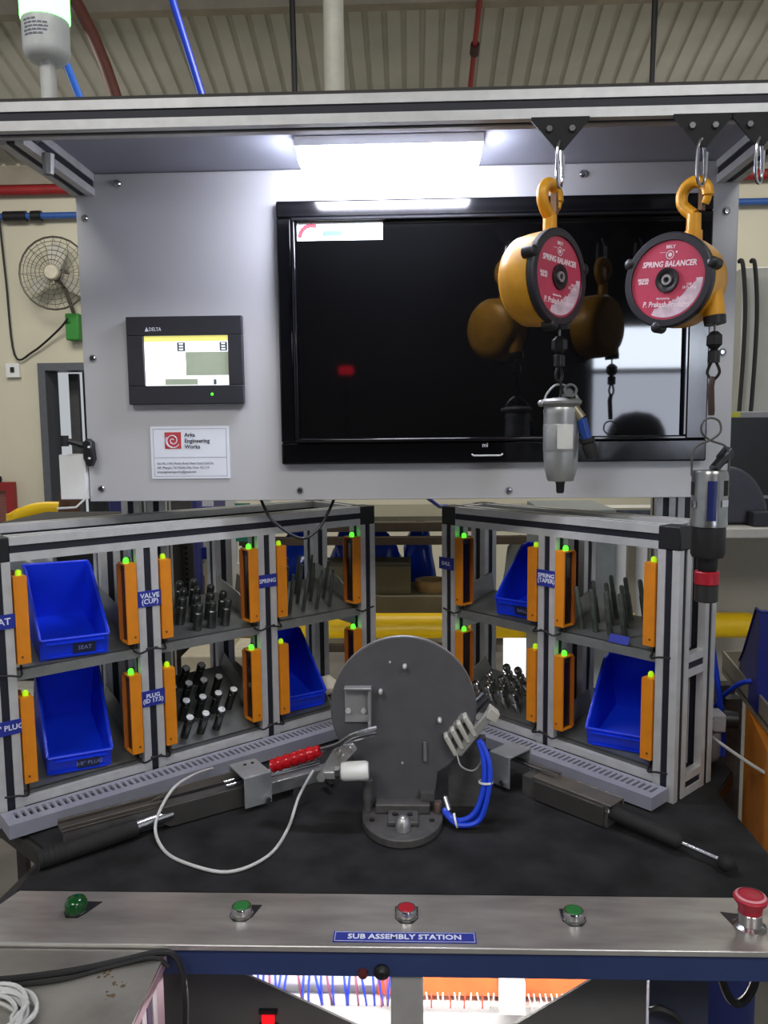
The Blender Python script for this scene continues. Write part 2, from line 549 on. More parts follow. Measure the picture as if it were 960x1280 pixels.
# rivets of the hood
for cx in (.2131, .412, .4917):
    o = mesh_obj('hanger_plate', MB().prism([(cx - .041, 1.9332), (cx + .041, 1.9332), (cx + .041, 1.929), (cx + .006, 1.889), (cx - .006, 1.889), (cx - .041, 1.929)], .004,
             Matrix.Translation((0, 1.190, 0)) @ Matrix.Rotation(R(90), 4, 'X') @ Matrix.Translation((0, 0, 0))), blackm, fr, 'black triangular hanger plate', world=True)
    for dx in (-.016, .016):
        mesh_obj('bolt', MB().cyl((cx + dx, 1.1862, 1.9165), (cx + dx, 1.1822, 1.9165), .0052, .0045, 6), chrome, o, world=True)
mesh_obj('beam_bolt', MB().cyl((-.572, 1.30, 1.936), (-.572, 1.30, 1.905), .011, .008, 8), castm, fr, world=True)
for x, s in ((-.577, 1), (.547, -1)):
    mesh_obj('angle_bracket', MB().prism([(0, 0), (.045 * s, 0), (0, .045)], .02, Matrix.Translation((x, 1.232, 1.945)) @ Matrix.Rotation(0, 4, 'X')), castm, fr, world=True)

# hood lamp
t = thing('led_batten_lamp', 'white glowing lamp batten under the grey hood', 'lamp', (-.033, 1.37, 1.9665))
mesh_obj('housing', MB().box(-.185, .119, 1.337, 1.403, 1.953, 1.9675), white, t, world=True)
mesh_obj('diffuser', MB().box(-.181, .115, 1.341, 1.399, 1.926, 1.9525), M('lamp_glow', (255, 255, 255), .4, emit=(235, 238, 255), es=75), t, world=True, bev=.008)

# television
tv = thing('television', 'black flat television let into the grey panel', 'television', (.145, 1.49, 1.434))
b = MB()
def ring(b, xo0, xo1, zo0, zo1, xi0, xi1, zi0, zi1, y0, y1):
    b.box(xo0, xo1, y0, y1, zi1, zo1); b.box(xo0, xo1, y0, y1, zo0, zi0); b.box(xo0, xi0, y0, y1, zi0, zi1); b.box(xi1, xo1, y0, y1, zi0, zi1)
ring(b, -.241, .538, 1.434, 1.908, -.214, .499, 1.474, 1.878, 1.482, 1.4995)
mesh_obj('bezel', b, blackg, tv, world=True, bev=.003)
b = MB(); ring(b, -.2138, .4988, 1.4742, 1.8778, -.207, .492, 1.481, 1.871, 1.476, 1.49)
mesh_obj('inner_trim', b, M('trim_gloss', (18, 18, 22), .06), tv, world=True, bev=.002)
mesh_obj('screen', MB().box(-.2065, .4915, 1.487, 1.4895, 1.4815, 1.8705), M('screen_glass', (9, 9, 10), .035, 0, .05, 3, spec=.62), tv, world=True)
b = MB()
for k in range(26):
    xx = -.235 + random.random() * .012 + k % 2 * 0
    b.ball((-.236 + random.random() * .016, 1.4818, 1.45 + k * .016), .0016, .8, 6)
text('mi', .011, FRONT(.1355, 1.4815, 1.4665), letw, tv, bold=.0003)
mesh_obj('brand_bar', MB().tube([(.111, 1.479, 1.4505), (.114, 1.478, 1.4475), (.164, 1.478, 1.4475), (.168, 1.479, 1.4505)], .0016, 6, smooth=False), cablew, tv, world=True)
st = mesh_obj('sticker', MB().box(-.2045, -.049, 1.4858, 1.4868, 1.838, 1.870), M('sticker_white', (250, 250, 252), .5), tv, 'white label strip with a green box on the screen corner', world=True)
mesh_obj('sticker_print', MB().box(-.158, -.122, 1.4852, 1.4856, 1.846, 1.855), M('print_green', (70, 160, 100), .5), st, world=True)
b = MB()
for k in range(7):
    a = R(170 - k * 16)
    b.rev([(.0042, 0), (.0042, .0004)], Matrix.Translation((-.178 + .021 * math.cos(a), 1.4856, 1.8435 + .021 * math.sin(a))) @ Matrix.Rotation(R(90), 4, 'X'), 8)
b.box(-.199, -.163, 1.4852, 1.4856, 1.8405, 1.8415)
mesh_obj('sticker_print', b, M('print_red', (176, 70, 84), .5), st, world=True)
b = MB(); b.box(-.072, -.066, 1.4852, 1.4856, 1.847, 1.851); b.box(-.062, -.057, 1.4852, 1.4856, 1.847, 1.852); b.box(-.071, -.068, 1.4852, 1.4856, 1.857, 1.863)
mesh_obj('sticker_print', b, M('print_pale', (180, 206, 186), .5), st, world=True)
for p in tv.children:
    if p.name.startswith('lettering'):
        p.data.transform(ROOT[tv.name].inverted())

# touch panel
hm = thing('touch_panel', 'black touch panel with a lit screen on the grey panel', 'control panel', (-.4167, 1.49, 1.548))
b = MB(); ring(b, -.524, -.3095, 1.548, 1.708, -.4935, -.3360, 1.582, 1.6735, 1.484, 1.4995); b.box(-.4935, -.336, 1.494, 1.4995, 1.582, 1.6735)
mesh_obj('bezel', b, M('hmi_black', (36, 36, 44), .5), hm, world=True, bev=.0012)
sc = mesh_obj('screen', MB().box(-.4930, -.3365, 1.490, 1.4938, 1.5825, 1.673), M('hmi_white', (240, 240, 240), .3, emit=(246, 250, 255), es=1.15), hm, 'bright screen page', world=True)
def lit(name, col, e, rects, y=1.4895):
    b = MB()
    for x0, x1, z0, z1 in rects:
        b.box(x0, x1, y, y + .0004, z0, z1)
    mesh_obj('screen_print', b, M(name, col, .4, emit=col, es=e), sc, world=True)
lit('hmi_yellow', (236, 228, 130), .8, [(-.4930, -.3365, 1.663, 1.673)])
lit('hmi_sage', (142, 152, 134), .55, [(-.4165, -.3365, 1.6005, 1.6435), (-.456, -.3645, 1.5835, 1.5945)])
lit('hmi_dark', (70, 78, 90), .4, [(-.4315, -.4165, 1.645, 1.661), (-.3525, -.3385, 1.645, 1.661), (-.3645, -.360, 1.5835, 1.593)], 1.489)
lit('hmi_page', (235, 238, 240), 1.0, [(-.428, -.4205, 1.647 + k * .005, 1.6495 + k * .005) for k in range(3)] + [(-.349, -.342, 1.647 + k * .005, 1.6495 + k * .005) for k in range(3)] + [(-.427, -.416, 1.612 + k * .005, 1.6145 + k * .005) for k in range(3)] + [(-.395, -.366, 1.584, 1.594)], 1.4885)
lit('hmi_rule', (150, 160, 190), .5, [(-.4930, -.457, 1.5925, 1.5935)], 1.4885)
hl = text('DELTA', .0095, FRONT(-.470, 1.4836, 1.6845), letw, hm, sx=.8)
hl.data.transform(ROOT[hm.name].inverted())
mesh_obj('logo_triangle', MB().prism([(-.489, 1.681), (-.482, 1.681), (-.4855, 1.689)], .0004, Matrix.Translation((0, 1.4838, 0)) @ Matrix.Rotation(R(90), 4, 'X')), letw, hm, world=True)
mesh_obj('status_light', MB().ball((-.3678, 1.4838, 1.5655), .0025, 1, 10), ledg, hm, world=True)

# company sign
sg = thing('company_sign', 'white company sign with red swirl logo below the touch panel', 'sign', (-.417, 1.499, 1.408))
pl = mesh_obj('plate', MB().box(-.491, -.342, 1.4978, 1.4998, 1.4085, 1.507), paper, sg, world=True)
b = MB(); ring(b, -.486, -.347, 1.413, 1.5025, -.4855, -.3475, 1.4135, 1.502, 1.4974, 1.4978); b.box(-.4855, -.3475, 1.4974, 1.4978, 1.4483, 1.4489)
mesh_obj('border_line', b, letg, sg, world=True)
lg = mesh_obj('logo', MB().box(-.464, -.433, 1.4972, 1.4978, 1.465, 1.496), M('logo_red', (186, 62, 66), .5), sg, world=True, label='red square swirl logo')
b = MB()
cx, cz = -.4485, 1.4805
pts = [(cx + (.002 + .0105 * k / 22) * math.cos(k * .47 + .6), 1.4970, cz + (.002 + .0105 * k / 22) * math.sin(k * .47 + .6)) for k in range(23)]
b.tube(pts, .0009, 5, 2)
b.tube([(cx + .0135 * math.cos(a), 1.4970, cz + .0135 * math.sin(a)) for a in [R(150 + 15 * k) for k in range(13)]], .0009, 5, 2)
mesh_obj('logo_swirl', b, letw, lg, world=True)
for body, z, sz in (('Arka', 1.4905, .0105), ('Engineering', 1.4795, .0105), ('Works', 1.4685, .0105)):
    o = text(body, sz, FRONT(-.4265, 1.4974, z), letd, sg, bold=.00018, align='LEFT', sx=.98)
    o.data.transform(ROOT[sg.name].inverted())
for body, z in (('Gat No. 1103, Moshe Road, Near Corai Cold Co,', 1.4375), ('A/P. Phangur, Tal. Mulshi, Dist. Pune- 412 114.', 1.4295), ('arkaengineeringworks@gmail.com', 1.4215)):
    o = text(body, .0062, FRONT(-.4805, 1.4974, z), letg, sg, align='LEFT', sx=.86)
    o.data.transform(ROOT[sg.name].inverted())

# junction box and latch at the left edge of the panel
t = thing('junction_box', 'white sheet box hanging at the lower left edge of the grey panel', 'box', (-.65, 1.52, 1.37))
mesh_obj('box_body', MB().box(-.665, -.6145, 1.49, 1.55, 1.371, 1.456), white, t, world=True, bev=.0015)
mesh_obj('bent_rod', MB().tube([(-.618, 1.485, 1.371), (-.628, 1.47, 1.358), (-.66, 1.46, 1.357)], .0022, 6, smooth=False), cablew, t, world=True)
t = thing('cam_latch', 'black cam latch with two bright bolts beside the white box', 'latch', (-.6, 1.485, 1.43))
mesh_obj('latch_plate', MB().prism([(-.6145, 1.449), (-.6145, 1.477), (-.606, 1.487), (-.597, 1.480), (-.5945, 1.447), (-.601, 1.433), (-.608, 1.435)], .02, Matrix.Translation((0, 1.4985, 0)) @ Matrix.Rotation(R(90), 4, 'X')), black, t, world=True, bev=.003)
mesh_obj('latch_arm', MB().tube([(-.612, 1.488, 1.472), (-.632, 1.48, 1.479), (-.648, 1.475, 1.484)], [.008, .006, .005], 8, 1), black, t, world=True)
mesh_obj('knob', MB().cyl((-.646, 1.475, 1.472), (-.646, 1.475, 1.492), .008, .008, 10), blackm, t, world=True)
for z in (1.470, 1.449):
    mesh_obj('bolt', MB().ball((-.6015, 1.4785, z), .0034, 1, 8), chrome, t, world=True)

# signal tower
tx, ty = -.527, 1.213
t = thing('tower_light', 'white signal tower with lit green lens on the gantry top, upper left', 'signal light', (tx, ty, 1.9735))
mesh_obj('pole', MB().cyl((tx, ty, 1.98), (tx, ty, 2.045), .0112, .0112, 16), M('tower_grey', (200, 200, 196), .4), t, world=True)
hs = mesh_obj('base_housing', MB().rev([(.012, 2.034), (.024, 2.036), (.0315, 2.044), (.0325, 2.05), (.033, 2.088), (.033, 2.0905)], Matrix.Translation((tx, ty, 0)), 28), M('tower_white', (206, 208, 206), .4), t, world=True)
mesh_obj('lens', MB().rev([(.0335, 2.0915), (.0345, 2.094), (.0345, 2.15), (.031, 2.16), (0, 2.162)], Matrix.Translation((tx, ty, 0)), 28), M('lens_lit', (90, 250, 110), .3, emit=(95, 255, 100), es=8), t, world=True, label='glowing green lens')
b = MB()
for k, (z, n0) in enumerate(((2.082, 3), (2.077, 5), (2.072, 5), (2.067, 5), (2.062, 4))):
    for j in range(n0):
        a = R(-122 + j * 13 + (k * 7) % 5)
        m = Matrix.Translation((tx, ty, z)) @ Matrix.Rotation(a, 4, 'Z') @ Matrix.Translation((.0327, 0, 0))
        b.box(0, .0006, -.003, .003, -.0009, .0012, m)
mesh_obj('label_print', b, letg, hs, world=True)

# ------------------------------------------------------------------ workbench and mat
wb = thing('workbench', 'workbench with brushed steel front strip and blue front beam', 'workbench', (0, 1.3, 0))
top = [(-.59, .953), (.8, .953), (.8, 1.165), (.54, 1.165), (.54, 1.38), (.602, 1.47), (.602, 1.96), (-.78, 1.96), (-.78, 1.33), (-.575, 1.16)]
mesh_obj('table_top', MB().prism(top, .026, Matrix.Translation((0, 0, .820))), M('top_dark', (52, 50, 48), .6, .3), wb, world=True)
b = MB()
b.prism([(-.60, .945), (.8, .945), (.8, 1.058), (-.562, 1.058)], .0035, Matrix.Translation((0, 0, .8465)))
mesh_obj('front_strip', b, stainless, wb, 'brushed steel front strip', world=True)
b = MB(); b.box(-.60, .8, .9425, .9455, .8425, .8502)
mesh_obj('front_lip', b, M('lip_bright', (214, 212, 208), .3, .8), wb, world=True, bev=.001)
mesh_obj('front_beam', MB().box(-.60, .8, .9485, .9985, .8065, .8195), bluepaint, wb, world=True)
mesh_obj('front_apron', MB().box(-.60, .8, .9475, .9515, .8075, .842), bluepaint, wb, 'blue painted front beam', world=True)
mesh_obj('post', MB().box(-.0315, .0105, .952, .994, 0, .8062), M('post_grey', (168, 166, 164), .45, .2), wb, 'grey centre post', world=True, bev=.003)
for x, y in ((-.57, 1.0), (.6, 1.0), (-.7, 1.78), (.5, 1.78)):
    mesh_obj('leg', MB().box(x - .02, x + .02, y - .02, y + .02, 0, .8195), bluepaint, wb, world=True)
mesh_obj('cable_gland', MB().rev([(.010, 0), (.010, .004), (.006, .006), (.004, .008)], Matrix.Translation((-.042, .9472, .815)) @ Matrix.Rotation(R(90), 4, 'X'), 14), black, wb, world=True)
mesh_obj('cable_gland', MB().rev([(.007, 0), (.006, .004), (.003, .005)], Matrix.Translation((-.066, .9472, .812)) @ Matrix.Rotation(R(90), 4, 'X'), 14), M('gland_red', (92, 30, 34), .5), wb, world=True)
# nameplate
npl = mesh_obj('nameplate', MB().box(-.1045, .0785, .952, .973, .8502, .8512), navy, wb, 'blue plate reading SUB ASSEMBLY STATION', world=True)
b = MB()
zz = .8513
for q in ((-.1025, .0765, .9712, .9718), (-.1025, .0765, .9532, .9538), (-.1025, -.1019, .9532, .9718), (.0759, .0765, .9532, .9718)):
    b.box(q[0], q[1], q[2], q[3], zz - .0001, zz + .0001)
mesh_obj('border_line', b, letw, npl, world=True)
o = text('SUB ASSEMBLY STATION', .0135, Matrix.Translation((-.013, .9622, .8514)), letw, npl, ext=.0002, bold=.0003, sx=.985)
o.data.transform(ROOT[wb.name].inverted())
# push buttons
def push_button(x, y, kind, label, rot):
    z = .8502
    m = Matrix.Translation((x, y, z))
    bz = mesh_obj('push_button', MB().rev([(.0155, 0), (.0155, .002), (.0135, .0035), (.0135, .011), (.0128, .0125), (.0112, .0125), (.0112, .009)], m, 24, cap=False), chrome if kind != 'dome' else black, wb, label, world=True)
    w = .0155
    mesh_obj('legend_plate', MB().prism([(-w, -.005), (-.008, -.016), (.008, -.016), (w, -.005), (w + rot, .021), (-w + (.0 if rot else 0), .021)], .0012, Matrix.Translation((x, y, z - .0004))), black, bz, world=True)
    if kind == 'dome':
        mesh_obj('button_cap', MB().rev([(.0145, .003), (.0148, .012), (.012, .0175), (.007, .020), (0, .021)], m, 24), dgreen, bz, world=True)
    elif kind == 'mush':
        pass
    else:
        mesh_obj('button_cap', MB().rev([(.0110, .004), (.0110, .0125), (.0100, .0135), (0, .0137)], m, 24), green if kind == 'green' else red, bz, world=True)
    return bz
push_button(-.4602, 1.012, 'dome', 'dark green domed indicator, leftmost on the steel strip', .012)
push_button(-.2326, 1.008, 'green', 'green push button between the dome and the red button', .008)
push_button(-.0108, 1.008, 'red', 'red flat push button at the middle of the strip', 0)
push_button(.2108, 1.006, 'green', 'green push button right of the nameplate', -.004)
m = Matrix.Translation((.4354, .994, .8502))
es = mesh_obj('emergency_stop', MB().rev([(.0205, 0), (.0205, .002), (.0165, .004), (.0150, .005), (.0150, .020), (.0142, .021)], m, 28), chrome, wb, 'red mushroom emergency stop button', world=True)
mesh_obj('legend_plate', MB().prism([(-.018, -.01), (.012, -.016), (.02, .0), (.005, .024), (-.026, .030)], .0012, Matrix.Translation((.4354, .994, .8498))), black, es, world=True)
mesh_obj('button_cap', MB().rev([(.0145, .0205), (.0155, .030), (.0205, .036), (.0212, .040), (.019, .0425), (.012, .0445), (0, .045)], m, 28), M('stop_red', (176, 28, 52), .4), es, world=True)
mesh_obj('arrow_ring', MB().rev([(.0190, .0428), (.0165, .0441), (.0160, .0443), (.0185, .0431)], m, 28, cap=False), M('ring_pink', (222, 150, 158), .5), es, world=True)

matp = [(-.566, 1.060), (.8, 1.060), (.8, 1.163), (.538, 1.163), (.538, 1.38), (.60, 1.47), (.60, 1.955), (-.77, 1.955), (-.77, 1.335), (-.568, 1.165)]
solo('rubber_mat', MB().prism(matp, .0035, Matrix.Translation((0, 0, .8466))), rubber, 'black rubber mat covering the workbench top', 'mat', origin=(0, 1.4, .8466))
MT = .8502

# ------------------------------------------------------------------ racks
LA = R(40.9)
A0 = Vector((-.1123, 1.7262))
MLk = Matrix.Translation((A0.x, A0.y, MT)) @ Matrix.Rotation(LA, 4, 'Z')          # x: towards inner end (0), outer end negative; y: back
RA = R(-46.4)
B0 = Vector((.0790, 1.7200))
MRk = Matrix.Translation((B0.x, B0.y, MT)) @ Matrix.Rotation(RA, 4, 'Z')

def make_rack(name, label, mw, posts, depth, dz):
    t = thing(name, label, 'rack', mw=mw)
    H = .480
    x0, x1 = posts[0], posts[-1]
    yb = depth - .02
    for i, x in enumerate(posts):
        end = i in (0, len(posts) - 1)
        alum(t, 'post', 'z', .0, H - .04, (x, .02))
        alum(t, 'post', 'z', .0, H - .04, (x, yb))
        if end:
            for y in (.02, yb):
                mesh_obj('corner_block', MB().box(x - .0203, x + .0203, y - .0203, y + .0203, H - .0398, H + .0003), black, t, bev=.002)
    for y in (.02, yb):
        alum(t, 'top_rail', 'x', x0 + .02, x1 - .02, (y, H - .02))
        for a, c in zip(posts, posts[1:]):
            alum(t, 'bottom_rail', 'x', a + .0201, c - .0201, (y, .0205))
    for x in (x0, x1):
        alum(t, 'end_rail', 'y', .0403, yb - .0203, (x, H - .02))
        alum(t, 'end_rail', 'y', .0403, yb - .0203, (x, .235))
        alum(t, 'end_rail', 'y', .0403, yb - .0203, (x, .0205))
    for a, c in zip(posts, posts[1:]):
        for z0, z1 in ((.2415, .2555), (.041, .046)):
            mesh_obj('shelf', MB().box(a + .0203, c - .0203, .010, depth - .008, z0, z1), shelfm, t)
        mesh_obj('shelf_lip', MB().box(a + .0203, c - .0203, .006, .0112, .240, .256), shelfl, t)
    return t

LP = [-.733, -.483, -.235, .02]
RP = [0.0, .261, .513]
rl = make_rack('parts_rack', 'aluminium parts rack on the left of the bench', MLk, LP, .225, 0)
rr = make_rack('parts_rack', 'aluminium parts rack on the right of the bench', MRk, RP, .135, 0)

def name_plate(rack, x, z, body, w=.045, h=.027, size=.0125, line=.85):
    p = mesh_obj('name_plate', MB().box(x - w / 2, x + w / 2, -.0018, -.0002, z - h / 2, z + h / 2), navy, rack, 'blue plate reading ' + body.replace('\n', ' '))
    text(body, size, FRONT(x, -.0020, z), letw, p, bold=.0002, line=line)
name_plate(rl, -.735, .343, 'SEAT', .052, .024, .0155)
name_plate(rl, -.4815, .347, 'VALVE\n(CUP)', .046, .029)
name_plate(rl, -.236, .3475, 'SPRING', .042, .026, .0115)
name_plate(rl, -.7345, .166, '3/8" PLUG', .066, .024, .0125)
name_plate(rl, -.483, .162, 'PLUG\n(ID 17.5)', .046, .029, .0108)
name_plate(rr, -.006, .355, 'BALL', .042, .026, .0115)
name_plate(rr, .261, .358, 'SPRING\n(TAPER)', .046, .032, .0115)

# sloped trays
def tilt(x, y, z, a):
    return Matrix.Translation((x, y, z)) @ Matrix.Rotation(R(a), 4, 'X')
def tray(rack, x0, x1, z, a, L, hs=.045, fl=True):
    m = tilt(0, .014, z, a)
    b = MB()
    b.box(x0, x1, 0, L, 0, .002, m)
    mesh_obj('sloped_tray', b, M('tray_steel', (112, 114, 112), .36, .6, .1, 20), rack)
    if fl:
        for x in (x0, x1 - .0016):
            b = MB()
            mm = m @ Matrix.Translation((x, 0, 0)) @ Matrix(((0, 0, 1, 0), (1, 0, 0, 0), (0, 1, 0, 0), (0, 0, 0, 1)))
            b.prism([(0, .0022), (L, .0022), (L, hs), (.45 * L, hs), (0, .008)], .0016, mm)
            mesh_obj('tray_side', b, M('tray_side', (150, 150, 144), .4, .5, .1, 20), rack)
    return m

CL = [(-.713, -.503), (-.463, -.255), (-.215, 0)]
CR = [(.020, .241), (.281, .493)]
ZU, ZL = .2566, .0470

# sensors ------------------------------------------------------------
def sensor_parts(t, s, led):
    """s=+1: channel opens to +x (left side of a cell); origin at the bottom outer front corner"""
    X = lambda a, c: (min(a * s, c * s), max(a * s, c * s))
    H = .146
    b = MB()
    b.box(*X(0, .003), .0, .034, 0, H); b.box(*X(.0032, .0205), 0, .004, 0, H)
    b.box(*X(.0032, .0205), .0042, .034, 0, .004); b.box(*X(.0032, .0205), .0042, .034, H - .003, H)
    mesh_obj('housing', b, orange, t)
    b = MB(); b.box(*X(.0032, .0235), .030, .034, .0042, H - .0032)
    mesh_obj('rear_flange', b, orangeb, t)
    b = MB(); b.box(*X(.0034, .0170), .008, .0285, .0045, H - .0035)
    mesh_obj('lens_bar', b, black, t)
    b = MB(); b.box(*X(.0171, .0178), .011, .0255, .01, H - .014)
    mesh_obj('lens', b, M('lens_dark', (34, 22, 22), .2), t)
    b = MB(); b.rev([(.005, 0), (.005, .006), (.003, .009), (0, .0095)], Matrix.Translation((.012 * s, .016, H)), 10)
    mesh_obj('indicator_light', b, ledg if led else ledy, t)
    b = MB(); b.tube([(.008 * s, .018, 0), (.008 * s, .016, -.012), (.002 * s, -.004, -.018), (-.014 * s, -.0055, -.014), (-.0285 * s, -.0045, -.012), (-.0325 * s, -.001, -.013)], .0019, 6)
    mesh_obj('cable', b, cableb, t)
    mesh_obj('bolt', MB().cyl((.007 * s, -.0012, .012), (.007 * s, -.0001, .012), .0020, .0020, 8), M('bolt_rust', (130, 70, 40), .4, .5), t)
    mesh_obj('bolt', MB().rev([(.0045, 0), (.0045, .006), (.002, .008)], Matrix.Translation((.0045 * s, .028, H + .0001)), 8), M('bolt_rust', (130, 70, 40), .4, .5), t)
PROTO = {}
def sensor(rackM, x, z, s, led, label):
    mw = rackM @ Matrix.Translation((x, -.004, z))
    key = (s, led)
    if key not in PROTO:
        t = thing('sensor_bar', label, 'sensor', mw=mw, group='orange sensor bars on the racks')
        sensor_parts(t, s, led)
        PROTO[key] = t
    else:
        t = copy_tree(PROTO[key])
        t.matrix_world = mw
        t['label'] = label
    return t
LN = [('SEAT bin', '3/8 PLUG bin'), ('dark upright pins under VALVE CUP', 'bright-topped pins under PLUG'), ('thin rods right of SPRING', 'blue bin right of the red grip')]
RN = [('BALL bin', 'chrome studs behind the round plate'), ('tall rods right of SPRING TAPER', 'lower blue bin in the right rack')]
for Mx, cells, names in ((MLk, CL, LN), (MRk, CR, RN)):
    for (a, c), nm in zip(cells, names):
        for row, z in ((0, .269), (1, .061)):
            left = Mx is MLk
            sensor(Mx, a + .0025, z + (.004 if row else 0), 1, (not left), 'orange sensor bar at the left side of the ' + nm[row])
            sensor(Mx, c - .0025, z + (.004 if row else 0), -1, left, 'orange sensor bar at the right side of the ' + nm[row])

# bins ----------------------------------------------------------------
def bin_thing(mw, w, d, h, hf, label, mat, body=None):
    t = thing('storage_bin', label, 'bin', mw=mw)
    th = .0026
    b = MB()
    b.box(-w / 2, w / 2, 0, d, 0, th)
    b.box(-w / 2 + th, w / 2 - th, d - th, d, th, h)
    sp = [(0, th), (d, th), (d, h), (d * .84, h), (d * .22, hf * 1.55), (d * .02, hf)]
    for x in (-w / 2, w / 2 - th):
        b.prism(sp, th, Matrix.Translation((x, 0, 0)) @ Matrix(((0, 0, 1, 0), (1, 0, 0, 0), (0, 1, 0, 0), (0, 0, 0, 1))))
    b.box(-w / 2 + th, w / 2 - th, 0, th, th, hf)
    mesh_obj('bin_body', b, mat, t)
    # rim beads along the top edges
    b = MB()
    for x in (-w / 2 - .0005, w / 2 + .0005):
        b.tube([(x, d * .02, hf), (x, d * .22, hf * 1.55), (x, d * .84, h), (x, d, h)], .0026, 6, smooth=False)
    b.tube([(-w / 2, d, h), (w / 2, d, h)], .003, 6); b.tube([(-w / 2, .001, hf), (w / 2, .001, hf)], .0028, 6)
    mesh_obj('rim', b, mat, t)
    b = MB(); b.box(-w * .42, w * .42, -.004, -.0002, .004, .007); b.box(-w * .42, w * .42, -.004, -.0002, hf - .008, hf - .005)
    mesh_obj('label_holder', b, mat, t)
    if body:
        p = mesh_obj('label_card', MB().box(-.004, w * .30, -.0025, -.0003, .008, hf - .009), M('card_navy', (30, 36, 70), .5), t)
        text(body, .0105, FRONT(w * .14, -.0027, hf / 2 - .0005), M('lettering_faint', (130, 140, 190), .5), p)
    return t
def bin_at(Mx, x, z, a, yaw, *args, y=.0, **kw):
    return bin_thing(Mx @ tilt(x, .014 + y, z, a) @ Matrix.Translation((0, .004, .0024)) @ Matrix.Rotation(R(yaw), 4, 'Z'), *args, **kw)

tray(rl, CL[0][0] + .002, CL[0][1] - .002, ZU, 13, .19)
bin_at(MLk, -.613, ZU, 13, -6, .113, .175, .108, .036, 'blue open-front bin in the upper left cell beside the SEAT plate', binm, body='SEAT')
tray(rl, CL[0][0] + .002, CL[0][1] - .002, ZL, 18, .19)
bin_at(MLk, -.613, ZL, 18, -8, .108, .175, .116, .036, 'blue open-front bin in the lower left cell beside the 3/8 PLUG plate', binm, body='3/8" PLUG', y=.008)
tray(rl, CL[2][0] + .002, CL[2][1] - .075, ZL, 14, .19)
bin_at(MLk, -.140, ZL, 14, -4, .108, .165, .116, .036, 'blue bin seen from its side in the left rack below the thin rods', binm, y=.012)
tray(rr, CR[0][0] + .002, CR[0][1] - .002, ZU, 12, .115)
bin_at(MRk, .168, ZU, 12, 4, .105, .14, .112, .036, 'blue bin seen from its side in the right rack near the BALL plate', binm, body='BALL', y=.012)
tray(rr, CR[1][0] + .002, CR[1][1] - .002, ZL, 14, .115)
bin_at(MRk, .410, ZL, 14, 12, .125, .15, .116, .036, 'blue open-front bin at the lower right of the right rack', binm, y=.012)

t_ = MLk @ Vector((-.036, .085, .0465))
bb = MB()
random.seed(21)
rg = []
for j_ in range(9):
    ph_ = PI * j_ / 8
    rg.append([bb.v((.024 * math.sin(ph_) * math.cos(a_ * PI / 8) * random.uniform(.75, 1.1), .03 * math.sin(ph_) * math.sin(a_ * PI / 8) * random.uniform(.75, 1.1), .022 * (1 - math.cos(ph_)) * random.uniform(.9, 1.05))) for a_ in range(16)])
for A_, B_ in zip(rg, rg[1:]):
    for k_ in range(16):
        bb.f([A_[k_], A_[(k_ + 1) % 16], B_[(k_ + 1) % 16], B_[k_]])
bb.f(rg[0]); bb.f(rg[-1])
bb.bm.transform(Matrix.Translation(t_))
solo('cleaning_cloth', bb, M('cloth_white', (242, 234, 220), .8, 0, .05, 20), 'crumpled white cloth on the left rack beside the round plate', 'cloth')
# pins ---------------------------------------------------------------
def put(mesh, mw, name, label, cat, group, extra=None):
    o = bpy.data.objects.new(name, mesh)
    COL.objects.link(o)
    o.matrix_world = mw
    tag(o, label, cat, group)
    return o
def rev_mesh(name, prof, mat, n=14):
    b = MB().rev(prof, None, n)
    bmesh.ops.recalc_face_normals(b.bm, faces=b.bm.faces)
    me = bpy.data.meshes.new(name)
    b.bm.to_mesh(me); b.bm.free()
    for p in me.polygons: p.use_smooth = True
    me.set_sharp_from_angle(angle=R(38))
    me.materials.append(mat)
    return me
def pin_field(Mx, rack, cell, z, a, L, rows, cols, mesh, name, label, group, pitch, rp, x0=0, skip=(), lean=0, head=None):
    mm = tray(rack, cell[0] + .002, cell[1] - .002, z, a, L, .04)
    k = 0
    for r in range(rows):
        for c in range(cols):
            if (r, c) in skip: continue
            x = (cell[0] + cell[1]) / 2 + x0 + (c - (cols - 1) / 2) * pitch + (pitch * .35 if r % 2 else 0)
            lab = label % (['front', 'second', 'third', 'back'][r] + ' row, ' + ['first', 'second', 'third', 'fourth', 'fifth'][sum(1 for q in range(c) if (r, q) not in skip)] + ' from the left')
            mw = Mx @ mm @ Matrix.Translation((x, .022 + r * rp, .0022)) @ Matrix.Rotation(R(lean + random.uniform(-2, 2)), 4, 'Y')
            o = put(mesh, mw, name, lab, 'pin', group)
            if head:
                hd = put(head, Matrix.Identity(4), 'pin_head', None, None, None)
                hd.parent = o
vp = rev_mesh('pin', [(.0086, 0), (.0086, .036), (.0068, .038), (.0078, .041), (.0078, .053), (.006, .056), (0, .0565)], M('pin_dark', (96, 100, 98), .28, .85, .15, 60))
pin_field(MLk, rl, CL[1], ZU, 14, .17, 4, 4, vp, 'dark_pin', 'dark steel pin beside the VALVE CUP plate, %s', 'dark pins on the upper left tray', .030, .036, .0, skip=((3, 0), (3, 3), (0, 0)))
pp = rev_mesh('plug', [(.0082, 0), (.0082, .040), (.0066, .0415), (.0088, .042), (.0088, .050), (.0075, .0515), (0, .0515)], M('pin_plug', (84, 86, 86), .22, .95, .12, 60))
ph = rev_mesh('pin_head', [(.0072, .0516), (.0072, .0526), (.0030, .0526), (.0026, .0518), (0, .0518)], M('head_bright', (214, 216, 216), .5, .3))
pin_field(MLk, rl, CL[1], ZL, 30, .18, 4, 4, pp, 'plug_pin', 'bright-headed pin beside the PLUG plate, %s', 'bright-headed pins on the lower left tray', 0.034, .042, .0, skip=((3, 3), (0, 3)), head=ph)
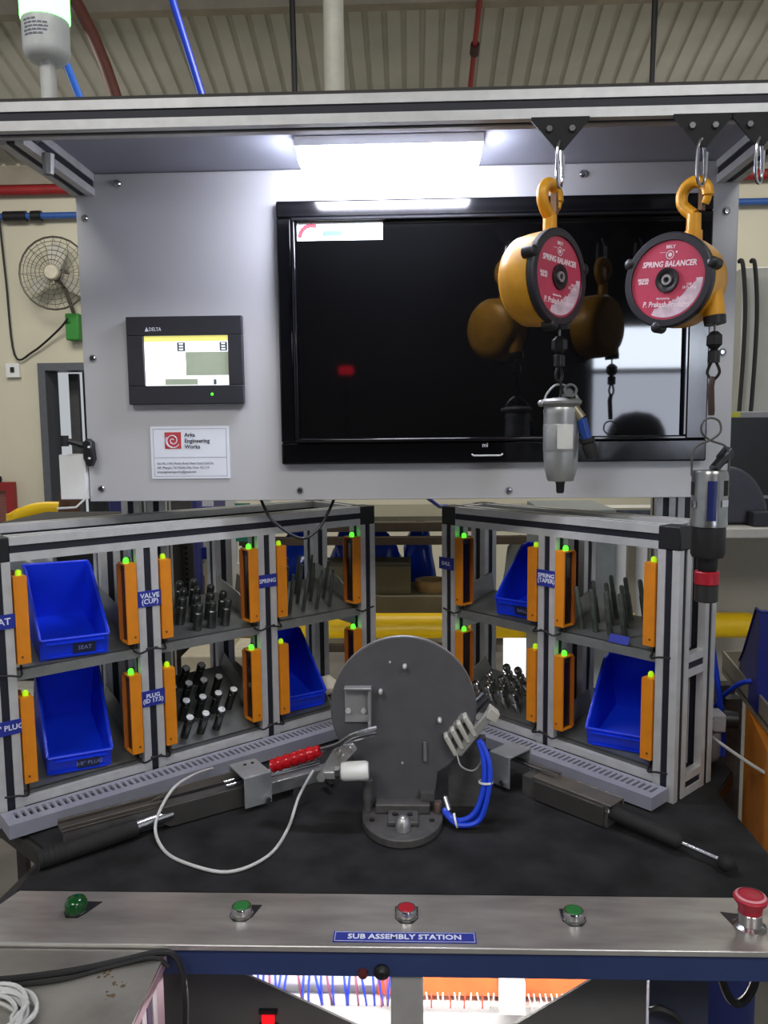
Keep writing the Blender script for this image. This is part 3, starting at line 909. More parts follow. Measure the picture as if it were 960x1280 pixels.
rp_ = rev_mesh('rod', [(.0042, 0), (.0042, .072), (.0030, .074), (.0030, .088), (0, .0885)], M('rod_grey', (92, 96, 92), .35, .7, .15, 60))
pin_field(MLk, rl, CL[2], ZU, 14, .17, 3, 4, rp_, 'thin_rod', 'thin steel rod right of the SPRING plate, %s', 'thin rods in the left rack', .034, .042, -.005, lean=0)
rt_ = rev_mesh('taper_rod', [(.0056, 0), (.0056, .052), (.0045, .055), (.0045, .083), (.003, .086), (0, .0865)], M('rod_olive', (92, 100, 92), .4, .6, .2, 60))
pin_field(MRk, rr, CR[1], ZU, 13, .115, 3, 5, rt_, 'taper_rod', 'grey green rod right of the SPRING TAPER plate, %s', 'tall rods in the right rack', .031, .036, -.006, skip=((0, 4), (2, 0), (1, 3)))
name_b = mesh_obj('tray_label', MB().box(.395, .435, .0, .0008, 0, .016, tilt(0, .006, ZU + .002, -30)), navy, rr)
cp = rev_mesh('stud', [(.006, 0), (.006, .026), (.0095, .027), (.0095, .031), (.006, .032), (.006, .040), (.0085, .041), (.0085, .050), (.006, .053), (0, .0535)], M('stud_chrome', (168, 168, 166), .2, .95, .12, 60))
pin_field(MRk, rr, CR[0], ZL, 28, .115, 3, 5, cp, 'chrome_stud', 'chrome stud behind the round plate, %s', 'chrome studs in the right rack', .033, .034, .006, skip=((0, 4), (2, 0)))

# wire ducts ----------------------------------------------------------
def duct(Mx, x0, x1, label):
    t = thing('wire_duct', label, 'cable duct', mw=Mx @ Matrix.Translation((x0, -.058, 0)))
    L = x1 - x0
    w, h = .054, .027
    mesh_obj('duct_body', MB().box(0, L, 0, w, .004, .021), ductm, t)
    b = MB()
    n = int((L - .02) / .0112)
    y0, y1 = .019, .043
    b.box(0, L, 0, y0, .0212, h); b.box(0, L, y1, w, .0212, h)
    e = (L - n * .0112) / 2
    for k in range(n + 1):
        xa = 0 if k == 0 else e + (k - 1) * .0112 + .0056 + .0056
        xb = L if k == n else e + k * .0112 + .0056 - .0001
        if xb > xa: b.box(xa, min(xb, L), y0 + .0001, y1 - .0001, .0212, h)
    mesh_obj('slotted_cover', b, ductm, t)
    b = MB(); b.box(.001, L - .001, y0 + .0003, y1 - .0003, .0211, .0218)
    mesh_obj('slot_shade', b, slot, t)  # black sheet standing in for the shade inside the duct slots
    for x in (.04, L - .06):
        mesh_obj('foot', MB().box(x, x + .02, .01, .04, 0, .0039), M('foot_beige', (150, 144, 130), .6), t)
duct(MLk, -.752, .02, 'grey slotted wire duct along the foot of the left rack')
duct(MRk, .010, .525, 'grey slotted wire duct along the foot of the right rack')

# ------------------------------------------------------------------ round fixture
fx_ = thing('round_plate_fixture', 'dark grey round plate fixture standing on the rubber mat', 'fixture', (-.018, 1.27, MT))
cx, cy, cz = -.0165, 1.30, 1.0315
rad = .1215
ti = 4
PM = Matrix.Translation((cx, cy, cz)) @ Matrix.Rotation(R(90 - ti), 4, 'X') @ Matrix.Rotation(0, 4, 'Z')    # local x right, y up, z to camera
outl = [(rad * math.cos(R(a)), rad * math.sin(R(a))) for a in range(-62, 243, 5)]
outl = outl + [(-.062, -.170), (.050, -.170)]
mesh_obj('round_plate', MB().prism(outl, .012, PM @ Matrix.Translation((0, 0, -.012))), platem, fx_, world=True, bev=.0015)
mesh_obj('plate_edge', MB().rev([(rad + .0003, -.0105), (rad + .0011, -.0095), (rad + .0011, -.0035), (rad + .0003, -.0025)], PM, 72, cap=False), M('edge_grey', (150, 148, 146), .4, .4), fx_, world=True)
def peg(x, y, L, r):
    mesh_obj('peg', MB().rev([(r, 0), (r, L - .002), (r * .6, L), (0, L)], PM @ Matrix.Translation((x - cx, y, 0)), 10), M('peg_bright', (214, 214, 214), .35, .4), fx_, world=True)
def pl_xy(wx, wz): return wx, (wz - cz)
for wx, wz, L, r in ((-.0385, 1.110, .004, .0022), (-.0135, 1.1045, .016, .0035), (-.054, 1.062, .016, .0035), (.0440, 1.014, .014, .0038), (-.0187, .9395, .003, .0022)):
    peg(wx, wz - cz, L, r)
mesh_obj('guide_pin', MB().cyl(PM @ Vector((.036, -.055, .005)), PM @ Vector((.036, -.086, .006)), .0034, .0034, 10), M('pin_grey', (130, 128, 128), .4, .4), fx_, world=True)
# base casting
bx, by = -.0185, 1.268
half = [(.067 * math.cos(R(a)), .090 * math.sin(R(a))) for a in range(180, 361, 10)]
b = MB(); b.prism([(x, y) for x, y in half] + [(.067, .05), (-.067, .05)], .014, Matrix.Translation((bx, by, MT)))
mesh_obj('base_flange', b, gunm, fx_, world=True, bev=.002)
half2 = [(.053 * math.cos(R(a)), .068 * math.sin(R(a))) for a in range(180, 361, 12)]
b = MB(); b.box(bx - .045, bx + .045, by - .004, by + .055, MT + .0143, MT + .030)
mesh_obj('base_block', b, gunm, fx_, world=True, bev=.002)
b = MB(); b.box(bx - .024, bx + .026, by - .046, by - .0045, MT + .0143, MT + .022)
mesh_obj('front_block', b, gunm, fx_, world=True, bev=.002)
mesh_obj('locator_cone', MB().rev([(.0125, .0143), (.0125, .023), (.0085, .034), (.0045, .037), (0, .0375)], Matrix.Translation((bx + .001, by - .056, MT)), 16), steel, fx_, world=True)
for x in (-.012, .012):
    mesh_obj('bolt', MB().cyl((bx + x, by - .022, MT + .022), (bx + x, by - .022, MT + .0245), .0048, .0048, 8), blackm, fx_, world=True)
for x in (-.05, .048):
    mesh_obj('bolt', MB().cyl((bx + x, by - .026, MT + .0143), (bx + x, by - .026, MT + .0165), .0042, .0042, 8), blackm, fx_, world=True)
mesh_obj('side_stud', MB().rev([(.007, .0143), (.007, .034), (.0085, .035), (.0085, .068), (.005, .07)], Matrix.Translation((bx - .058, by + .008, MT)), 14), gunm, fx_, world=True)
mesh_obj('side_stud', MB().rev([(.0065, .0143), (.0065, .030), (.005, .032)], Matrix.Translation((bx + .058, by + .002, MT)), 14), M('stud_brown', (98, 80, 72), .5, .4), fx_, world=True)
mesh_obj('clamp_block', MB().box(bx + .030, bx + .052, by + .008, by + .03, MT + .0305, MT + .044), gunm, fx_, world=True)
# bracket on the plate for the toggle clamp
brk = M('bracket_pale', (158, 159, 160), .38, .5)
bk = mesh_obj('clamp_bracket', MB().box(-.1000, -.055, -.022, .036, .0004, .0042, PM @ Matrix.Translation((.002, 0, 0))).box(-.100, -.055, .036, .0395, .0004, .020, PM @ Matrix.Translation((.002, 0, 0))), brk, fx_, 'bent grey clamp bracket', world=True, bev=.0008)
for x in (-.092, -.066):
    mesh_obj('bolt', MB().cyl(PM @ Vector((x, -.002, .0042)), PM @ Vector((x, -.002, .0085)), .0048, .0048, 6), M('peg_bright', (214, 214, 214), .35, .4), bk, world=True)
mesh_obj('bracket_cheek', MB().box(-.058, -.0535, -.030, .034, .0045, .022, PM), brk, bk, world=True)

# toggle clamp
tc_ = thing('toggle_clamp', 'steel toggle clamp with red ribbed grip beside the round plate', 'clamp', (-.15, 1.26, .93))
P = lambda x, y, z: Vector((x, y, z))
mesh_obj('link_arm', MB().tube([(-.060, 1.262, 1.012), (-.098, 1.252, 1.004), (-.122, 1.248, .990), (-.150, 1.25, .980)], .0042, 8), chrome, tc_, world=True)
mesh_obj('link_arm', MB().tube([(-.060, 1.268, 1.000), (-.098, 1.264, .992), (-.118, 1.262, .980)], .0038, 8), chrome, tc_, world=True)
mesh_obj('clamp_body', MB().prism([(-.133, .973), (-.118, .985), (-.098, .988), (-.092, .978), (-.112, .957), (-.128, .936), (-.147, .932), (-.15, .944)], .012, Matrix.Translation((0, 1.268, 0)) @ Matrix.Rotation(R(90), 4, 'X')), steel, tc_, world=True, bev=.001)
for x, z in ((-.122, .974), (-.104, .979), (-.116, .966)):
    mesh_obj('rivet', MB().cyl((x, 1.2558, z), (x, 1.250, z), .005, .004, 10), chrome, tc_, world=True)
b = MB()
g0, g1 = P(-.152, 1.252, .978), P(-.236, 1.268, .944)
prf = []
Lg = (g1 - g0).length
for k in range(25):
    u = k / 24
    rr_ = .0082 + .0030 * min(1, u * 5) + .0012 * math.sin(u * 40)
    if k == 24: rr_ = .007
    prf.append((rr_, u * Lg))
b.rev([(0, -.001)] + prf + [(0, Lg + .003)], lookm(g0, g1 - g0), 16)
mesh_obj('red_grip', b, redg, tc_, 'glossy red ribbed grip', world=True)
mesh_obj('tip_arm', MB().box(-.153, -.117, 1.247, 1.262, .931, .9435), steel, tc_, world=True, bev=.0015)
mesh_obj('nut', MB().cyl((-.150, 1.2465, .937), (-.150, 1.239, .937), .0075, .0075, 6), castm, tc_, world=True)
mesh_obj('spindle', MB().cyl((-.117, 1.254, .940), (-.106, 1.254, .941), .0075, .0075, 10).cyl((-.128, 1.254, .939), (-.120, 1.254, .9395), .0105, .0105, 8), chrome, tc_, world=True)
mesh_obj('white_tip', MB().rev([(.0135, 0), (.0155, .003), (.0158, .040), (.0135, .0445), (0, .045)], lookm((-.1185 + .0005, 1.254, .942), (1, 0, .04)), 20), whitep, tc_, 'white nylon clamp tip', world=True)

# ------------------------------------------------------------------ slides
def axis_frame(p0, p1):
    p0, p1 = Vector(p0), Vector(p1)
    u = (p1 - p0).normalized()
    return Matrix.Translation(p0) @ Matrix((u, Vector((0, 0, 1)).cross(u), Vector((0, 0, 1)))).transposed().to_4x4(), (p1 - p0).length
# left: origin at outer end, x towards the fixture, y away from camera
ML_, LL = axis_frame((-.555, 1.130, MT), (-.165, 1.400, MT))
sl = thing('slide_arm', 'steel slide arm with grey bracket and black sleeve, left on the mat', 'slide arm', mw=ML_)
mesh_obj('black_sleeve', MB().tube([(-.015, -.012, .0145), (.075, -.003, .0150), (.135, .002, .0165)], [.0142, .0142, .0135], 14, 1), rubbert, sl)
b = MB()
for k in range(6):
    b.rev([(.0142, 0), (.0150, .002), (.0142, .004)], lookm((-.012 + k * .008, -.0115 + .0008 * k, .0150), (.995, .1, 0)), 14, cap=False)
mesh_obj('sleeve_ribs', b, rubbert, sl)
mesh_obj('chrome_tube', MB().tube([(.1355, .002, .0185), (.195, .008, .0205)], .0095, 14), chrome, sl)
mesh_obj('top_rail', MB().box(.025, .185, .013, .045, .034, .038).box(.025, .185, .0405, .045, .0382, .044).box(.025, .185, .013, .0165, .0382, .044), M('rail_dark', (92, 86, 80), .4, .5), sl, bev=.001)
mesh_obj('guide_plate', MB().prism([(.175, .0125), (.190, .002), (.36, .002), (.36, .034), (.345, .038), (.178, .038)], .006, Matrix.Translation((0, .0065, 0)) @ Matrix.Rotation(R(90), 4, 'X')), M('guide_dark', (70, 68, 66), .5, .3), sl, bev=.001)
mesh_obj('curved_guard', MB().prism([(.17, .040), (.20, .050), (.25, .054), (.33, .054), (.345, .047), (.345, .040)], .003, Matrix.Translation((0, .035, .0)) @ Matrix.Rotation(R(90), 4, 'X')), M('guard', (116, 112, 104), .4, .5), sl)
mesh_obj('rail_block', MB().box(.03, .36, .014, .034, .0005, .0335), gunm, sl)
for y, z in ((.006, .044), (.018, .046)):
    mesh_obj('rod', MB().cyl((.290, y, z), (.470, y, z), .0034, .0034, 10), chrome, sl)
b = MB()
b.box(.312, .362, -.022, -.0185, .008, .062); b.box(.312, .362, -.0183, .045, .0585, .062); b.box(.312, .362, .0452, .0485, .012, .062)
mesh_obj('bracket', b, M('bracket_grey', (142, 144, 146), .45, .2), sl, 'grey folded bracket', bev=.001)
mesh_obj('bolt', MB().cyl((.352, -.0222, .016), (.352, -.029, .016), .0055, .0055, 6), chrome, sl)
for x in (.335, .349):
    mesh_obj('bolt', MB().cyl((x, .03, .0622), (x, .03, .0634), .003, .003, 8), blackm, sl)
mesh_obj('square_bar', MB().box(.3625, .505, -.010, .012, .014, .036), steel, sl, bev=.001)
mesh_obj('thumb_screw', MB().cyl((.470, -.0102, .022), (.470, -.030, .018), .0055, .0055, 8).cyl((.470, -.030, .018), (.470, -.040, .016), .004, .004, 8), dsteel, sl)
mesh_obj('rest_foot', MB().box(.41, .50, -.008, .010, .0, .0138), gunm, sl)

MR_, LR = axis_frame((.455, 1.122, MT), (.150, 1.425, MT))
sr = thing('slide_arm', 'steel slide arm with black damper and ball end, right on the mat', 'slide arm', mw=MR_)
# x from outer end toward fixture; y points toward... (left of travel) = towards camera side negative
mesh_obj('ball_end', MB().ball((.0, 0, .0135), .0132, 1, 14).box(-.012, .012, -.009, .009, .0005, .01), blackm, sr)
mesh_obj('damper_rod', MB().cyl((.012, 0, .015), (.075, .0, .0185), .0034, .0034, 10), chrome, sr)
mesh_obj('damper_tube', MB().rev([(.006, 0), (.0095, .003), (.0118, .006), (.0118, .115), (.009, .12)], lookm((.068, 0, .0182), (1, 0, .05)), 16), rubbert, sr)
mesh_obj('chrome_joint', MB().tube([(.186, 0, .024), (.215, .004, .027)], .0088, 12), chrome, sr)
mesh_obj('guide_plate', MB().box(.195, .33, .010, .016, .002, .036), M('guide_dark', (70, 68, 66), .5, .3), sr, bev=.001)
mesh_obj('top_guard', MB().box(.185, .34, -.030, .009, .036, .039).box(.185, .34, -.033, -.0302, .026, .039), M('guard', (116, 112, 104), .4, .5), sr, bev=.0008)
mesh_obj('rail_block', MB().box(.19, .36, -.026, .0095, .0005, .0355), gunm, sr)
for y, z in ((-.012, .046), (-.022, .046)):
    mesh_obj('rod', MB().cyl((.30, y, z), (.43, y, z), .0032, .0032, 10), chrome, sr)
b = MB()
b.box(.380, .426, .0185, .022, .006, .064); b.box(.380, .426, -.040, .0183, .0605, .064); b.box(.380, .426, -.0435, -.0402, .012, .064)
mesh_obj('bracket', b, M('bracket_grey', (142, 144, 146), .45, .2), sr, 'grey folded bracket', bev=.001)
mesh_obj('bolt', MB().cyl((.392, .0222, .016), (.392, .029, .016), .0055, .0055, 6), chrome, sr)

# pneumatic clamp on the right of the plate
pc = thing('pneumatic_clamp', 'grey lever clamp right of the round plate with blue hoses', 'clamp', (.09, 1.31, .95))
mesh_obj('lever', MB().prism([(.068, .962), (.079, .956), (.136, 1.028), (.125, 1.038)], .012, Matrix.Translation((0, 1.292, 0)) @ Matrix.Rotation(R(90), 4, 'X')), M('lever_grey', (158, 158, 152), .45, .4), pc, world=True, bev=.0015)
mesh_obj('lever_head', MB().prism([(.119, 1.024), (.136, 1.014), (.143, 1.030), (.127, 1.043)], .022, Matrix.Translation((0, 1.297, 0)) @ Matrix.Rotation(R(90), 4, 'X')), M('lever_pale', (190, 188, 178), .5, .2), pc, world=True, bev=.002)
b = MB()
for k in range(4):
    q = P(.058 + k * .0075, 1.292, .986 + k * .010)
    b.cyl(q, q + Vector((.006, .03, .004)), .0075, .0065, 10)
mesh_obj('link_stack', b, steel, pc, world=True)
mesh_obj('cylinder_body', MB().cyl((.066, 1.305, .995), (.122, 1.36, 1.03), .0125, .0125, 16), dsteel, pc, world=True)
for k in range(4):
    mesh_obj('fin', MB().box(-.004, .004, -.012, .012, -.019, .019, Matrix.Translation((.062 + k * .0105, 1.290, .975 + k * .011)) @ Matrix.Rotation(R(-28), 4, 'Y')), M('lever_pale', (190, 188, 178), .5, .2), pc, world=True, bev=.002)
mesh_obj('wire_loop', MB().tube([(.072, 1.283, .964), (.078, 1.27, .945), (.098, 1.268, .938), (.112, 1.28, .950), (.108, 1.29, .972)], .0016, 6), castm, pc, world=True)
mesh_obj('support', MB().box(.060, .124, 1.322, 1.338, MT, .972), gunm, pc, world=True)
hz = thing('air_hose_bundle', 'bundle of blue air hoses looping right of the fixture base', 'hose', (.09, 1.25, MT))
for dx, dy in ((0, 0), (.0085, -.004), (.004, .006)):
    mesh_obj('hose', MB().tube([(.108 + dx * .4, 1.278 + dy, .985), (.115 + dx, 1.262 + dy, .955), (.113 + dx, 1.250 + dy, .915), (.097 + dx, 1.240 + dy, .878 - dx), (.068 + dx * .4, 1.242 + dy, .8645 - dx * .5), (.050, 1.262 + dy, .872)], .0045, 8), hoseblue, hz, world=True)
for q, ax in (((.1175, 1.254, .925), (0, .15, 1)), ((.068, 1.243, .8645), (1, 0, .25))):
    mesh_obj('cable_tie', MB().rev([(.011, -.0016), (.012, -.0016), (.012, .0016), (.011, .0016)], lookm(q, ax), 14, cap=False), whitep, hz, world=True)
mesh_obj('fitting', MB().cyl((.058, 1.262, .872), (.052, 1.275, .889), .0048, .0048, 10), chrome, hz, world=True)
solo('grey_cable', MB().tube([(-.371, 1.405, .8795), (-.388, 1.325, .900), (-.404, 1.262, .902), (-.4145, 1.212, .872), (-.392, 1.172, .853), (-.346, 1.131, .853), (-.2737, 1.106, .853), (-.2226, 1.151, .853), (-.205, 1.235, .853), (-.197, 1.31, .872), (-.175, 1.34, .905)], .0026, 8), cablew,
     'pale grey cable looping across the black mat', 'cable')

# ------------------------------------------------------------------ spring balancers
def balancer(loc, th, roll, label):
    mw = Matrix.Translation(loc) @ Matrix.Rotation(R(th), 4, 'Z')
    t = thing('spring_balancer', label, 'balancer', mw=mw)
    F = Matrix.Rotation(R(90), 4, 'X')      # local z -> -y (towards viewer)
    rl_ = Matrix.Rotation(R(roll), 4, 'Y')
    mesh_obj('drum', MB().rev([(0, -.064), (.044, -.063), (.058, -.058), (.064, -.049), (.0655, -.034), (.0660, -.0045)], F, 44), yellow, t, 'yellow drum housing')
    rim = mesh_obj('rim', MB().rev([(.0640, -.004), (.0675, -.002), (.0675, .006), (.0655, .008), (.0565, .008), (.0560, .0062)], F, 48, cap=False), M('rim_black', (34, 32, 40), .45), t)
    mesh_obj('face_plate', MB().rev([(.0565, .0035), (.0562, .0055), (0, .0056)], F, 48), M('face_red', (186, 62, 88), .4, 0, .10, 22), t, 'red printed face plate')
    # worn white area of the print
    b = MB()
    ed = [(.053 * math.cos(R(a)), .053 * math.sin(R(a))) for a in range(-112, 4, 3)]
    inn = []
    for k, a in enumerate(range(2, -113, -3)):
        r0 = .043 - .012 * math.sin(R((112 + a) / 114 * 180)) + random.uniform(-.0012, .0012) + .0022 * math.sin(k * .9) * math.cos(k * .37)
        inn.append((r0 * math.cos(R(a)), r0 * math.sin(R(a))))
    b.prism(ed + inn, .0002, rl_ @ F @ Matrix.Translation((0, 0, .0056)))
    mesh_obj('worn_patch', b, M('worn_white', (214, 190, 202), .5, 0, .16, 60), t)
    hub = mesh_obj('hub', MB().rev([(.0175, .0057), (.0175, .0085), (.0135, .0085), (.0105, .0066)], F, 28, cap=False), M('hub_black', (24, 23, 25), .4), t)
    mesh_obj('hub_floor', MB().rev([(.013, .0062), (0, .0062)], F, 28, cap=False), M('hub_black', (24, 23, 25), .4), hub)
    mesh_obj('hub_ring', MB().rev([(.0042, .0063), (.0042, .010), (.0074, .010), (.0074, .0063)], F, 24, cap=False), steel, hub)
    for a in (18, 158, 262):
        q = Vector((.0675 * math.cos(R(a)), 0, .0675 * math.sin(R(a))))
        q = rl_ @ q
        mesh_obj('lug', MB().rev([(.0085, -.010), (.0085, .007), (.006, .009), (.0035, .010), (0, .010)], Matrix.Translation(q) @ F, 12), black, t)
    # printing
    tm = lambda x, z: rl_ @ Matrix.Translation((x, -.0058, z)) @ F
    def tx(body, size, x, z, **k):
        o = text(body, size, tm(x, z), M('print_white', (236, 220, 226), .5), t, ext=.0002, **k)
    tx('SPRING BALANCER', .0112, .0, .0225, bold=.00028, sx=.86, shear=.12)
    tx('BRLY', .0062, .0, .0465, bold=.0002)
    b = MB(); b.rev([(.0052, 0), (.0062, 0), (.0062, .0003), (.0052, .0003)], tm(.0, .0355), 20, cap=False); b.rev([(.003, 0), (0, .0003)], tm(.0, .0355), 12, cap=False); b.rev([(.0016, 0), (0, .0003)], tm(.0095, .039), 8, cap=False)
    b.box(-.016, -.007, 0, .0003, 0, .0006, rl_ @ Matrix.Translation((0, -.0060, .039)))
    mesh_obj('emblem', b, M('print_white', (236, 220, 226), .5), t)
    tx('MODEL\nSPB-04', .0054, -.0375, -.001, bold=.0002, line=.85)
    tx('CAP.\n2.0 To 3.0 kg', .0048, .034, -.009, bold=.0001, line=.9, sx=.8)
    tx('Marketed by', .0040, -.004, -.026, bold=.0001)
    tx('P. Prakash Products', .0112, .001, -.0345, bold=.00022, sx=.8, shear=.15)
    # stem and hook
    hx, hy = .022, .026
    mesh_obj('stem', MB().cyl((hx, hy, .045), (hx, hy, .070), .0125, .0125, 16).cyl((hx, hy, .070), (hx, hy, .094), .0105, .0100, 16), yellow, t)
    cz_ = .1185
    pts = [(hx, hy, .092)] + [(hx + .0195 * math.cos(R(a)), hy, cz_ + .0205 * math.sin(R(a))) for a in (232, 200, 165, 130, 95, 60, 25, -10, -38)]
    mesh_obj('hook', MB().tube(pts, [.009] * 8 + [.0086] * 40 + [.006] * 6, 12, 6), yellow, t, 'yellow suspension hook')
    mesh_obj('hook_latch', MB().box(hx + .008, hx + .014, hy - .005, hy + .005, .097, .1275), M('latch_rust', (120, 92, 66), .45, .6), t)
    # outlet and cable
    ox, oy = .052, .030
    mesh_obj('outlet', MB().tube([(ox - .012, oy, .012), (ox - .002, oy, -.02), (ox + .003, oy, -.054)], [.020, .017, .0155, .015], 16, 2), yellow, t)
    mesh_obj('outlet_bush', MB().cyl((ox + .003, oy, -.0542), (ox + .0045, oy, -.0655), .0158, .0150, 16), black, t)
    mesh_obj('wire_rope', MB().cyl((ox + .004, oy, -.0657), (ox + .004, oy, -.079), .0018, .0018, 8), steel, t)
    mesh_obj('stop_ball', MB().rev([(.005, 0), (.0115, -.006), (.0118, -.019), (.006, -.025)], Matrix.Translation((ox + .004, oy, -.0755)), 6), black, t)
    mesh_obj('ferrule', MB().rev([(.0045, 0), (.0085, -.003), (.0085, -.019)], Matrix.Translation((ox + .004, oy, -.101)), 12), black, t)
    ez = -.120
    mesh_obj('cable_eye', MB().tube([(ox + .001, oy, ez + .002), (ox - .005, oy, ez - .014), (ox + .004, oy, ez - .024), (ox + .013, oy, ez - .014), (ox + .007, oy, ez + .002)], .0022, 6), blackm, t)
    e = mw @ Vector((ox + .004, oy, ez - .024))
    return t, e
b1, e1 = balancer((.2070, 1.174, 1.710), 46, 2, 'yellow spring balancer hanging left, red face turned to the right')
b2, e2 = balancer((.3770, 1.207, 1.709), -44, 5, 'yellow spring balancer hanging right, red face turned to the left')

def carabiner(x, y, z0, z1, ang, label):
    t = thing('carabiner', label, 'carabiner', (x, y, z1), R(ang))
    h = z1 - z0
    w = .0085
    pts = [(-w * .45, 0, h), (-w, 0, h * .8), (-w, 0, h * .2), (0, 0, 0), (w, 0, h * .2), (w * .75, 0, h * .8), (w * .1, 0, h + .003)]
    pts = [(a, c, d - h) for a, c, d in pts]
    mesh_obj('loop', MB().tube(pts, .0024, 8, 6, closed=True), chrome, t)
    mesh_obj('gate', MB().cyl((w + .001, 0, -h * .22), (w + .0012, 0, -h * .74), .0034, .003, 8), chrome, t)
    return t
carabiner(.2131, 1.188, 1.838, 1.897, 55, 'chrome snap link between the left hanger plate and left balancer hook')
carabiner(.4115, 1.188, 1.836, 1.896, 35, 'chrome snap link between the middle hanger plate and right balancer hook')
carabiner(.4917, 1.188, 1.838, 1.896, 40, 'empty chrome snap link hanging from the right hanger plate')

# ------------------------------------------------------------------ hanging tools
# tool one: air screwdriver
x, y = e1.x, e1.y
s1 = thing('air_screwdriver', 'silver air screwdriver hanging from the left balancer', 'power tool', (x - .006, y, 1.41))
zt = e1.z
mesh_obj('hook_link', MB().tube([(x, y, zt + .004), (x + .004, y, zt - .008), (x + .003, y, zt - .022), (x - .004, y, zt - .030), (x - .007, y, zt - .022)], .0026, 7), blackm, s1, world=True)
cx1 = x + .004
Mt = Matrix.Translation((cx1, y, 0))
mesh_obj('bail', MB().tube([(cx1 - .0245, y, 1.528), (cx1 - .024, y, 1.545), (cx1 - .012, y, 1.560), (cx1, y, 1.5625), (cx1 + .014, y, 1.556), (cx1 + .025, y, 1.541), (cx1 + .0245, y, 1.526)], .0018, 7), steel, s1, world=True)
mesh_obj('tool_body', MB().rev([(.0255, 1.528), (.0270, 1.524), (.0265, 1.518), (.0262, 1.455), (.0245, 1.435), (.0205, 1.4185), (.0195, 1.4165), (.008, 1.4155)], Mt, 28), M('tool_silver', (176, 177, 176), .38, .7, .06, 40), s1, world=True)
mesh_obj('top_ring', MB().rev([(.0300, 1.5335), (.0305, 1.5375), (.027, 1.541), (.010, 1.543), (0, 1.543)], Mt, 24).rev([(.0298, 1.5330), (.0255, 1.5282)], Mt, 24, cap=False).ball((cx1 - .031, y - .004, 1.5345), .0055), castm, s1, world=True)
mesh_obj('throttle_knob', MB().rev([(.0105, 0), (.0105, .018), (.007, .018), (.0065, .012)], Matrix.Translation((cx1 + .008, y - .012, 1.549)) @ Matrix.Rotation(R(78), 4, 'X'), 16), dsteel, s1, world=True)
mesh_obj('label_panel', MB().rev([(.0266, 1.462), (.0269, 1.463), (.0269, 1.502), (.0266, 1.503)], Mt, 28, cap=False), M('tool_silver', (176, 177, 176), .38, .7), s1, world=True)
lp = MB()
n = 8
va, vb = [], []
for k in range(n + 1):
    a = R(-112 + k * 6.5)
    va.append(lp.v((cx1 + .0274 * math.cos(a), y + .0274 * math.sin(a), 1.466))); vb.append(lp.v((cx1 + .0274 * math.cos(a), y + .0274 * math.sin(a), 1.5025)))
for k in range(n):
    lp.f([va[k], va[k + 1], vb[k + 1], vb[k]])
mesh_obj('label', lp, M('label_grey', (214, 214, 210), .5), s1, world=True, label='blank pale label')
mesh_obj('spindle', MB().rev([(.008, 1.4153), (.0068, 1.412), (.006, 1.400), (.0048, 1.3975), (0, 1.3975)], Mt, 12), dsteel, s1, world=True)
q0 = Vector((cx1 + .023, y - .014, 1.527)); dv = Vector((.0165, -.004, -.060)).normalized()
mesh_obj('elbow', MB().cyl(q0 + Vector((-.012, .005, .006)), q0 + dv * .017, .0095, .0085, 10), M('brass_grey', (140, 132, 112), .4, .6), s1, world=True)
mesh_obj('hose_barrel', MB().cyl(q0 + dv * .017, q0 + dv * .048, .0078, .0078, 12), M('barrel_blue', (24, 62, 140), .35), s1, world=True, label='blue hose barrel')
mesh_obj('hose_end', MB().rev([(.0112, 0), (.0112, .006), (.0088, .008), (.0112, .012), (.0092, .030), (.006, .031)], lookm(q0 + dv * .048, dv), 12), rubbert, s1, world=True)

# tool two: nutrunner
x, y = e2.x, e2.y
s2 = thing('nutrunner', 'large nutrunner with red-banded socket hanging from the right balancer', 'power tool', (x, y, 1.21))
zt = e2.z
mesh_obj('snap_hook', MB().tube([(x, y, zt + .004), (x - .003, y, zt - .010), (x - .001, y, zt - .045), (x - .001, y, zt - .052)], [.004, .005, .005, .0045], 8, 1), M('hook_brown', (70, 54, 50), .5, .4), s2, world=True)
zr = zt - .070
mesh_obj('bail', MB().tube([(x - .0265, y, zr - .070), (x - .0265, y, zr - .040), (x - .020, y, zr - .026), (x, y - .001, zr - .017), (x + .0125, y - .001, zr - .006), (x + .011, y, zr + .009), (x - .001, y, zr + .0145), (x - .0125, y, zr + .009), (x - .014, y, zr - .006),
           (x, y + .003, zr - .018), (x + .020, y, zr - .026), (x + .0265, y, zr - .040), (x + .0265, y, zr - .070)], .0017, 7, 6), gunm, s2, world=True)
Mt = Matrix.Translation((x, y, 0))
zt2 = zr - .064
mesh_obj('motor_housing', MB().rev([(.012, zt2 + .003), (.023, zt2 + .002), (.0255, zt2 - .003), (.0258, zt2 - .072), (.0265, zt2 - .075), (.0265, zt2 - .080), (.020, zt2 - .081)], Mt, 32), M('housing_silver', (150, 151, 150), .28, .85, .1, 40), s2, world=True)
def curved(a0, a1, z0, z1, r, mat, name, label=None, n=7):
    b = MB()
    va, vb, wa, wb_ = [], [], [], []
    for k in range(n + 1):
        a = R(a0 + (a1 - a0) * k / n)
        c, s = math.cos(a), math.sin(a)
        va.append(b.v((x + r * c, y + r * s, z0))); vb.append(b.v((x + r * c, y + r * s, z1)))
        wa.append(b.v((x + (r - .002) * c, y + (r - .002) * s, z0))); wb_.append(b.v((x + (r - .002) * c, y + (r - .002) * s, z1)))
    for k in range(n):
        b.f([va[k], va[k + 1], vb[k + 1], vb[k]]); b.f([wa[k], va[k], vb[k], wb_[k]]) if k == 0 else None
        b.f([va[k], wa[k], wa[k + 1], va[k + 1]]); b.f([vb[k], vb[k + 1], wb_[k + 1], wb_[k]])
    b.f([va[n], wa[n], wb_[n], vb[n]])
    mesh_obj(name, b, mat, s2, label, world=True)
